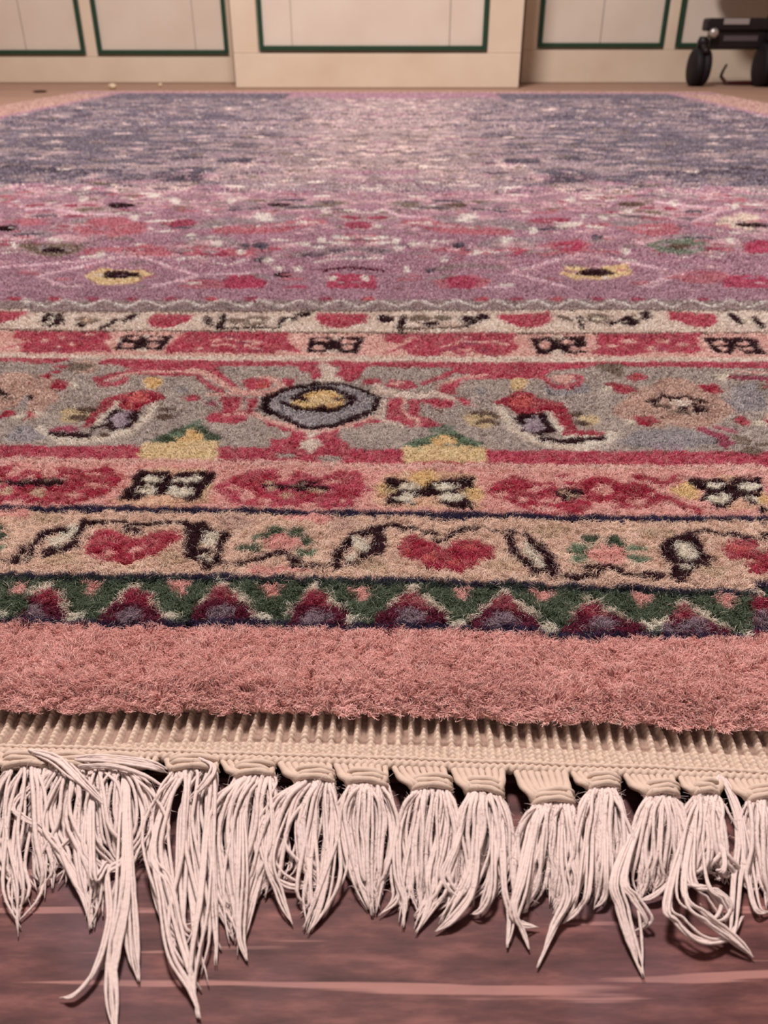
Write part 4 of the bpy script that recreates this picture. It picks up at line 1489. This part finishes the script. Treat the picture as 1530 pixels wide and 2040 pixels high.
def weave():
    NUm = int(2 * RW / 0.00042)
    u1 = np.linspace(-RW + .002, RW - .002, NUm)
    t1 = np.linspace(0, 1, 60)
    U, T = np.meshgrid(u1, t1)
    va, vb = weave_edge(U), pile_edge(U) + .0035
    V = va + (vb - va) * T
    s = V - va
    pitch = 0.00345
    wob = (noise2(U, V * .6, .004, 51) - .5) * .0009
    ph = (U + wob) / pitch * 2 * math.pi
    idx = np.floor((U + wob) / pitch + .5)
    rnd = np.modf(np.sin(idx * 12.9898) * 43758.5453)[0]
    main = np.clip((np.cos(ph) + .1) / 1.1, 0, 1) ** .6
    lim = np.interp(U, [-.075, -.03, .0, .12], [-.001, .0045, .0062, .0076])
    second = np.clip(-np.cos(ph), 0, 1) ** .8 * np.clip((lim - s) / .0012, 0, 1)
    bead = .5 + .5 * np.cos(s / .00135 * 2 * math.pi + rnd * 5 + wob * 900)
    flare = np.clip((s - .008) / .004, 0, 1)
    h = main * (.0012 + .00045 * bead + .0006 * flare) + second * (.00095 + .0004 * bead)
    seam = np.exp(-((s - lim - .0004) / .0003) ** 2) * (U > -.02)
    h = h - seam * .0004 + (noise2(U, V, .0007, 52) - .5) * .0003
    z = ZW - .0012 + h
    z = np.where(T > .93, z + .0004, z)
    X, Y = xy_of(U, V)
    top = np.stack([X, Y, z], -1)
    nrow = len(t1)
    under = top[:1].copy()
    under[..., 2] = ZW - .0032
    under[..., 1] += .0008
    under2 = top[-1:].copy()
    under2[..., 2] = ZW - .0032
    allr = np.concatenate([under2, under, top], 0) - np.array(RUG0)
    m, n = allr.shape[:2]
    i = np.arange(m - 1)[:, None] * n
    j = np.arange(n - 1)[None]
    Fq = np.stack([i + j, i + j + 1, i + n + j + 1, i + n + j], -1).reshape(-1, 4)
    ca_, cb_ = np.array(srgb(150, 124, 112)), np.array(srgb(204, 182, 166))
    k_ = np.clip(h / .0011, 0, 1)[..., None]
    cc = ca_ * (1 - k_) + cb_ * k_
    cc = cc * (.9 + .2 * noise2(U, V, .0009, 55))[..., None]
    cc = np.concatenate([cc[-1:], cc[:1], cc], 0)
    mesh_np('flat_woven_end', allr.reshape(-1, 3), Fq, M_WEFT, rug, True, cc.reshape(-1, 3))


weave()


def cord():
    u = np.arange(-RW + .002, RW - .002, .00031)
    v = weave_edge(u) - .0009
    x, y = xy_of(u, v)
    z = np.full_like(u, ZW - .0004) + (noise2(u, u * 0 + 3, .01, 61) - .5) * .0004
    P = np.stack([x, y, z], 1) - np.array(RUG0)
    a = Acc()
    a.tube(P, .00125, 18, phase=u / .0019 * 2 * math.pi, ridge=.17, plies=2)
    v = weave_edge(u) + .0009
    x, y = xy_of(u, v)
    P = np.stack([x, y, z + .0004], 1) - np.array(RUG0)
    a.tube(P, .0006, 10, phase=-u / .0022 * 2 * math.pi, ridge=.20, plies=2)
    o = a.build('edge_cord', M_CORD, rug)


cord()

# ----------------------------------------------------------------- tassels
rt = np.random.default_rng(5)


def spline(ctrl, n):
    c = np.asarray(ctrl, float)
    c = np.vstack([2 * c[0] - c[1], c, 2 * c[-1] - c[-2]])
    m = len(c) - 3
    t = np.linspace(0, m - 1e-6, n)
    i = t.astype(int)
    f = (t - i)[:, None]
    p0, p1, p2, p3 = c[i], c[i + 1], c[i + 2], c[i + 3]
    return .5 * ((2 * p1) + (-p0 + p2) * f + (2 * p0 - 5 * p1 + 4 * p2 - p3) * f ** 2 + (-p0 + 3 * p1 - 3 * p2 + p3) * f ** 3)


def W3(px, py, z):
    return at(px, py, z)


def cord_y(x):
    return cy(x) + 17


FUZZ = []


def tassel(xl, xr, nl, nr, ny, bl, br, by, tips, n=24, extra=(), wild=1.0, over=(), dens=1.95):
    """xl..xr where it leaves the cord, nl..nr its bound neck, bl..br its widest; tips (x, y, weight)"""
    yt = cord_y((xl + xr) / 2)
    base = W3((xl + xr) / 2, yt, ZW)
    loc = (base[0], base[1], FLOOR)
    A = Acc()
    RY = .00046
    n = int(n * dens)
    wts = np.array([t[2] for t in tips], float)
    cum = np.cumsum(wts) / wts.sum()
    zn = -0.0070
    for k in range(n):
        f = (k + .5) / n
        f = np.clip(f + rt.normal(0, .04), 0, 1)
        layer = rt.random()
        ti = int(np.searchsorted(cum, min(f, .9999)))
        tx, ty, _ = tips[ti]
        sx = nl + 4 + (nr - nl - 8) * f
        z0 = zn + .0012 * math.sqrt(max(0, 1 - (2 * f - 1) ** 2)) * (1 - 1.6 * layer)
        mx = bl + (br - bl) * f + rt.normal(0, 6 * wild)
        my = by + rt.normal(0, 14)
        drop = ty - my
        q1x = mx + (tx - mx) * .42 + rt.normal(0, 7 * wild)
        tx2 = tx + rt.normal(0, 4 * wild)
        ty2 = ty - abs(rt.normal(0, .2)) * drop
        zm = -0.0066 - .0038 * layer
        ctrl = [W3(sx, ny - 9, z0 - .0006), W3(sx, ny + 3, z0), W3((sx * .45 + mx * .55), ny + (my - ny) * .35, zm + .0012),
                W3(mx, my, zm - .0006), W3(q1x, my + drop * .55, -0.0098 - .0018 * layer), W3(tx2, ty2, FLOOR + .0008)]
        P = spline(ctrl, 22)
        P[:, 2] = np.maximum(P[:, 2], FLOOR + RY * .9)
        s = np.linspace(0, 1, 22)
        wob = rt.normal(0, .00034 * (.6 + wild * .5), 3)
        P[:, 0] += wob[0] * np.sin(s * rt.uniform(6, 12) + k) + wob[1] * .45 * np.sin(s * rt.uniform(15, 26) + 2 * k) * s
        P[:, 1] += wob[2] * .5 * np.sin(s * rt.uniform(8, 16) + 3 * k)
        if abs((xl + xr) / 2 - 765) < 1000: FUZZ.append(P)
        rad = RY * rt.uniform(.7, 1.2) * np.where(s > .74, 1 - (s - .74) / .26 * .72, 1) * (1 + .06 * np.sin(s * 60 + k))
        A.tube(P, rad, 7, phase=s * rt.uniform(70, 95), ridge=.07, plies=2)
    for kind_, lst in (('e', extra), ('o', over)):
        for e in lst:                   # yarns read one by one: pixel paths on the boards
            if kind_ == 'e':
                e = [(min(max(e[0][0], nl + 6), nr - 6), ny + 2)] + list(e)
                zz = np.interp(np.linspace(0, 1, len(e)), [0, .3, .7, 1], [-.0074, -.0078, -.0108, FLOOR + .0009])
            else:
                zz = np.full(len(e), -.0050)
                zz[-1] = -.0066
            P = spline([W3(x, y, z) for (x, y), z in zip(e, zz)], 34)
            P[:, 2] = np.maximum(P[:, 2], FLOOR + RY * .8)
            s = np.linspace(0, 1, 34)
            for d in range(4):
                Q = P.copy()
                dx, dy, dz = rt.normal(0, .00075), rt.normal(0, .0006), rt.uniform(0, .0007)
                env = np.sin(np.clip(s * 1.05, 0, 1) * math.pi) ** .6
                Q[:, 0] += dx * env + .00022 * np.sin(s * rt.uniform(5, 9) + d * 2)
                Q[:, 1] += dy * env
                Q[:, 2] += dz * (1 - s)
                A.tube(Q, RY * rt.uniform(.6, .85) * np.where(s > .75, 1 - (s - .75) / .25 * .8, 1), 6, phase=s * 60, ridge=.12)
    o = A.build('tassel', M_COTTON, None, loc=loc)
    keep_place(o, rug)
    # bound head: strands slant in from the cord, then the neck is wrapped
    Kn = Acc()
    m = 8
    for k in range(m):
        f = (k + .5) / m
        f0 = f
        sx = xl + (xr - xl) * f0
        ex = nl + (nr - nl) * f
        ctrl = [W3(sx, yt - 8, ZW - .0004), W3(sx + (ex - sx) * .25, yt + (ny - yt) * .30, ZW + .0002 + .0004 * rt.random()),
                W3(sx + (ex - sx) * .75, yt + (ny - yt) * .68, zn + .0007), W3(ex, ny - 2, zn - .0004)]
        P = spline(ctrl, 14)
        Kn.tube(P, .00092 * rt.uniform(.9, 1.12), 9, phase=np.linspace(0, 14, 14), ridge=.14)
    w = W3(nr, ny, zn)[0] - W3(nl, ny, zn)[0]
    for k, fy in enumerate((-.44, -.16, .10)):
        c = W3((nl + nr) / 2, ny + fy * 34 - 2, zn - .0006)
        th = np.linspace(0, 2 * math.pi, 26)
        sl = .0005 * rt.uniform(-1, 1.6)
        P = np.stack([c[0] + np.cos(th) * w * .50, c[1] - sl * np.cos(th), c[2] + np.sin(th) * .0024], 1)
        Kn.tube(P, .00078, 8, cap=False, phase=np.linspace(0, 40, 26), ridge=.12)
    kn = Kn.build('binding', M_CORD, None, loc=loc)
    kn.parent = o
    kn.location = (0, 0, 0)
    return o


T = []
T.append(dict(xl=-255, xr=-140, nl=-225, nr=-150, ny=1528, bl=-250, br=-135, by=1620, tips=[(-215, 1850, 5), (-160, 1800, 4)]))
T.append(dict(xl=-135, xr=-22, nl=-110, nr=-30, ny=1529, bl=-130, br=-10, by=1625, tips=[(-100, 1860, 5), (-40, 1780, 4), (30, 1790, 1)]))
T.append(dict(xl=-18, xr=92, nl=8, nr=92, ny=1531, bl=-25, br=105, by=1640, tips=[(-5, 1730, 3), (36, 1866, 7), (82, 1800, 3), (110, 1765, 2)], n=26, wild=1.7, dens=1.15,
              extra=[[(10, 1600), (4, 1680), (10, 1730), (34, 1768)]]))
T.append(dict(xl=96, xr=202, nl=100, nr=185, ny=1532, bl=70, br=205, by=1640, tips=[(84, 1790, 2), (120, 1768, 3), (184, 1856, 6), (175, 1830, 2)], n=24, wild=2.0, dens=1.15,
              extra=[[(185, 1600), (150, 1660), (112, 1705), (104, 1770)], [(30, 1610), (75, 1650), (120, 1700), (170, 1790), (182, 1850)]]))
T.append(dict(xl=206, xr=322, nl=180, nr=275, ny=1533, bl=150, br=325, by=1630, tips=[(215, 1740, 3), (245, 1725, 8), (262, 1725, 3)], n=26, wild=2.4, dens=1.15,
              extra=[[(248, 1700), (215, 1740), (218, 1830), (190, 1930), (150, 1980), (118, 1988)], [(250, 1700), (248, 1800), (232, 1900), (222, 1980), (226, 2062)],
                     [(252, 1710), (242, 1810), (226, 1890), (232, 1990), (232, 2066)], [(255, 1700), (262, 1800), (268, 1900), (277, 1956)],
                     [(256, 1700), (252, 1790), (258, 1880), (274, 1948)], [(290, 1640), (262, 1700), (236, 1780), (222, 1850), (204, 1932)],
                     [(180, 1660), (215, 1710), (240, 1730)], [(170, 1680), (200, 1730), (236, 1738)], [(186, 1740), (215, 1724), (240, 1728)]],
              over=[[(152, 1512), (205, 1508), (290, 1516), (336, 1534)], [(150, 1516), (215, 1515), (300, 1527), (334, 1540)], [(158, 1530), (220, 1530), (280, 1545), (330, 1570)],
                    [(60, 1497), (110, 1512), (150, 1545), (200, 1575)], [(70, 1502), (118, 1520), (160, 1560), (215, 1610)], [(396, 1512), (420, 1528), (405, 1560), (370, 1600)]]))
T.append(dict(xl=326, xr=436, nl=340, nr=432, ny=1537, bl=290, br=440, by=1660, tips=[(372, 1925, 6), (392, 1975, 7), (432, 1905, 3), (400, 1880, 2)], n=30, wild=1.8, dens=1.15,
              extra=[[(310, 1680), (325, 1790), (345, 1900), (382, 1970), (398, 2030)], [(300, 1700), (330, 1760), (352, 1850), (380, 1950), (394, 2028)],
                     [(415, 1650), (405, 1800), (388, 1900), (384, 1960), (396, 2010)], [(420, 1700), (425, 1820), (430, 1924)]]))
T.append(dict(xl=438, xr=547, nl=470, nr=545, ny=1548, bl=400, br=548, by=1650, tips=[(462, 1885, 4), (482, 1902, 5), (452, 1830, 2), (510, 1810, 4)], n=28, wild=1.5,
              extra=[[(480, 1720), (478, 1800), (478, 1870), (492, 1915)], [(545, 1620), (525, 1700), (500, 1790), (486, 1880)]]))
T.append(dict(xl=553, xr=663, nl=590, nr=664, ny=1558, bl=512, br=672, by=1655, tips=[(498, 1812, 3), (520, 1800, 2), (560, 1775, 2), (642, 1775, 3), (612, 1858, 6)], n=30, wild=1.2,
              extra=[[(545, 1650), (542, 1720), (568, 1765), (640, 1768)], [(530, 1640), (540, 1720), (580, 1758), (645, 1762)], [(540, 1700), (560, 1780), (584, 1842)],
                     [(660, 1640), (655, 1720), (640, 1800), (612, 1860)], [(672, 1640), (682, 1740), (660, 1800), (618, 1852)]]))
T.append(dict(xl=665, xr=775, nl=693, nr=770, ny=1565, bl=668, br=792, by=1650, tips=[(738, 1822, 5), (745, 1828, 6), (750, 1820, 5)], n=30, wild=.8,
              extra=[[(772, 1575), (785, 1640), (790, 1740), (792, 1790), (755, 1824)]]))
T.append(dict(xl=778, xr=890, nl=822, nr=898, ny=1575, bl=792, br=910, by=1665, tips=[(803, 1848, 3), (838, 1822, 4), (860, 1800, 3), (829, 1860, 3)], n=30, wild=1.0,
              extra=[[(795, 1650), (792, 1740), (808, 1800), (802, 1848)], [(880, 1640), (858, 1740), (858, 1800), (828, 1860)]]))
T.append(dict(xl=897, xr=1008, nl=930, nr=1000, ny=1582, bl=905, br=1022, by=1668, tips=[(915, 1790, 3), (882, 1850, 5), (940, 1822, 2), (990, 1790, 4)], n=30, wild=1.1,
              extra=[[(950, 1700), (940, 1780), (905, 1830), (868, 1856)], [(985, 1700), (980, 1770), (962, 1810), (938, 1822)], [(900, 1680), (876, 1740), (905, 1782), (920, 1785)],
                     [(998, 1700), (1000, 1780), (1014, 1830), (1010, 1888)]]))
T.append(dict(xl=1022, xr=1132, nl=1062, nr=1141, ny=1603, bl=1030, br=1150, by=1690, tips=[(1025, 1822, 4), (1048, 1820, 4), (1098, 1805, 3), (1110, 1825, 4)], n=30, wild=1.0,
              extra=[[(1140, 1700), (1150, 1760), (1115, 1830), (1070, 1928)], [(1120, 1720), (1128, 1790), (1100, 1850), (1072, 1924)], [(1040, 1740), (1022, 1810), (1036, 1850), (1054, 1892)],
                     [(1045, 1750), (1028, 1830), (1075, 1848)]]))
T.append(dict(xl=1137, xr=1231, nl=1172, nr=1232, ny=1572, bl=1140, br=1252, by=1680, tips=[(1128, 1836, 4), (1170, 1810, 2), (1190, 1800, 4), (1235, 1765, 3)], n=28, wild=1.2,
              extra=[[(1165, 1760), (1150, 1810), (1122, 1840)], [(1205, 1720), (1200, 1780), (1182, 1812)]]))
T.append(dict(xl=1240, xr=1344, nl=1287, nr=1350, ny=1587, bl=1250, br=1372, by=1680, tips=[(1222, 1760, 3), (1278, 1795, 3), (1300, 1785, 4), (1330, 1770, 4)], n=30, wild=1.2,
              extra=[[(1225, 1740), (1236, 1810), (1254, 1870), (1270, 1920)], [(1232, 1740), (1244, 1810), (1262, 1880), (1282, 1948)], [(1245, 1745), (1265, 1790), (1290, 1830), (1285, 1846), (1262, 1856)],
                     [(1380, 1700), (1352, 1740), (1310, 1780), (1268, 1796)]]))
T.append(dict(xl=1350, xr=1444, nl=1382, nr=1428, ny=1585, bl=1366, br=1452, by=1690, tips=[(1345, 1770, 4), (1360, 1775, 2), (1440, 1760, 4)], n=26, wild=1.8,
              extra=[[(1330, 1785), (1350, 1830), (1395, 1868), (1450, 1864), (1480, 1825)], [(1360, 1770), (1400, 1820), (1440, 1850), (1475, 1880), (1500, 1908)],
                     [(1375, 1750), (1420, 1770), (1450, 1800), (1430, 1832), (1395, 1800)], [(1440, 1720), (1430, 1740), (1445, 1745), (1450, 1720)],
                     [(1432, 1545), (1462, 1600), (1480, 1680), (1492, 1750), (1508, 1810), (1540, 1816)], [(1436, 1548), (1470, 1620), (1478, 1690), (1470, 1760), (1462, 1850), (1448, 1862)],
                     [(1390, 1750), (1420, 1790), (1440, 1820), (1447, 1838)]]))
T.append(dict(xl=1448, xr=1552, nl=1488, nr=1556, ny=1596, bl=1480, br=1580, by=1690, tips=[(1500, 1790, 2), (1535, 1815, 4), (1570, 1800, 4)], n=26, wild=1.2))
T.append(dict(xl=1556, xr=1662, nl=1598, nr=1668, ny=1600, bl=1580, br=1690, by=1695, tips=[(1590, 1830, 4), (1640, 1850, 4)]))
T.append(dict(xl=1668, xr=1774, nl=1706, nr=1780, ny=1604, bl=1690, br=1800, by=1700, tips=[(1700, 1830, 4), (1760, 1850, 4)]))
for t in T:
    tassel(**t)
# further tassels along the same edge, out of the photograph's frame
ENDS = {}
for k in range(7):
    for s in (-1, 1):
        x0 = -375 - 115 * k if s < 0 else 1780 + 112 * k
        oy = cy(x0 + 50) - (1495 if s < 0 else 1550)
        ENDS.setdefault(s, []).append(
            tassel(x0, x0 + 106, x0 + 28, x0 + 102, 1540 + oy + (55 if s > 0 else 0), x0, x0 + 118, 1630 + oy + (55 if s > 0 else 0),
                   [(x0 + 30 + rt.uniform(-15, 15), 1840 + oy + 30 * (s > 0), 5), (x0 + 80 + rt.uniform(-15, 15), 1810 + oy + 30 * (s > 0), 4)]))
rest = Acc()
for s in (-1, 1):
    lst = ENDS[s]
    b0 = np.array(lst[-1].location) + np.array(RUG0)
    u0, v0 = uv_of(b0[0], b0[1])
    for m in range(1, 70):
        u = u0 + s * .0142 * m
        if abs(u) > RW - .012: break
        src = lst[m % 6 + 1]
        x, y = xy_of(u, weave_edge(u) + (v0 - weave_edge(u0)))
        pos = np.array([x, y, FLOOR]) - np.array(RUG0)
        if m <= 33:
            t = src.copy()
            col.objects.link(t)
            t.parent = rug
            t.location = pos
            for ch in src.children:
                c = ch.copy()
                col.objects.link(c)
                c.parent = t
        else:                                  # the last few at the corners, as one piece
            for ob in [src] + list(src.children):
                me = ob.data
                co = np.empty(len(me.vertices) * 3, np.float32)
                me.vertices.foreach_get('co', co)
                fv = np.empty(len(me.loops), np.int32)
                me.loops.foreach_get('vertex_index', fv)
                if len(fv) == 4 * len(me.polygons):
                    rest.add(co.reshape(-1, 3) + pos, fv.reshape(-1, 4))
if rest.v:
    rest.build('corner_fringe', M_COTTON, rug)['kind'] = 'stuff'


def fuzz():
    """loose cotton hairs standing off the fringe yarns"""
    r = np.random.default_rng(77)
    A = np.concatenate([f[2:-2] for f in FUZZ])
    T_ = np.concatenate([np.gradient(f, axis=0)[2:-2] for f in FUZZ])
    n = 26000
    i = r.integers(0, len(A), n)
    t = T_[i] / (np.linalg.norm(T_[i], axis=1)[:, None] + 1e-9)
    p0 = A[i] + T_[i] * r.uniform(-.5, .5, (n, 1))
    d = r.normal(0, 1, (n, 3)) * [1, .8, .5]
    d[:, 2] = np.abs(d[:, 2])
    d += t * r.normal(0, 1.4, (n, 1))
    d /= np.linalg.norm(d, axis=1)[:, None]
    L_ = r.exponential(.0007, n).clip(.0003, .0035)[:, None]
    p0 = p0 + d * .0003
    p1 = p0 + d * L_ * .5 + r.normal(0, .12, (n, 3)) * L_
    p2 = p1 + (d * .6 + r.normal(0, .5, (n, 3))) * L_ * .6
    P = np.stack([p0, p1, p2], 1)
    P[..., 2] = np.maximum(P[..., 2], FLOOR + .0001)
    P = (P - np.array(RUG0)).astype(np.float32)
    hc = bpy.data.hair_curves.new('fringe_fuzz')
    hc.add_curves([3] * n)
    hc.attributes['position'].data.foreach_set('vector', P.ravel())
    ra = hc.attributes.get('radius') or hc.attributes.new('radius', 'FLOAT', 'POINT')
    ra.data.foreach_set('value', np.tile(np.array([.00005, .00004, .00002], np.float32), n))
    hc.materials.append(M_COTTON)
    o = bpy.data.objects.new('fringe_fuzz', hc)
    col.objects.link(o)
    o.parent = rug
    o['kind'] = 'stuff'


fuzz()
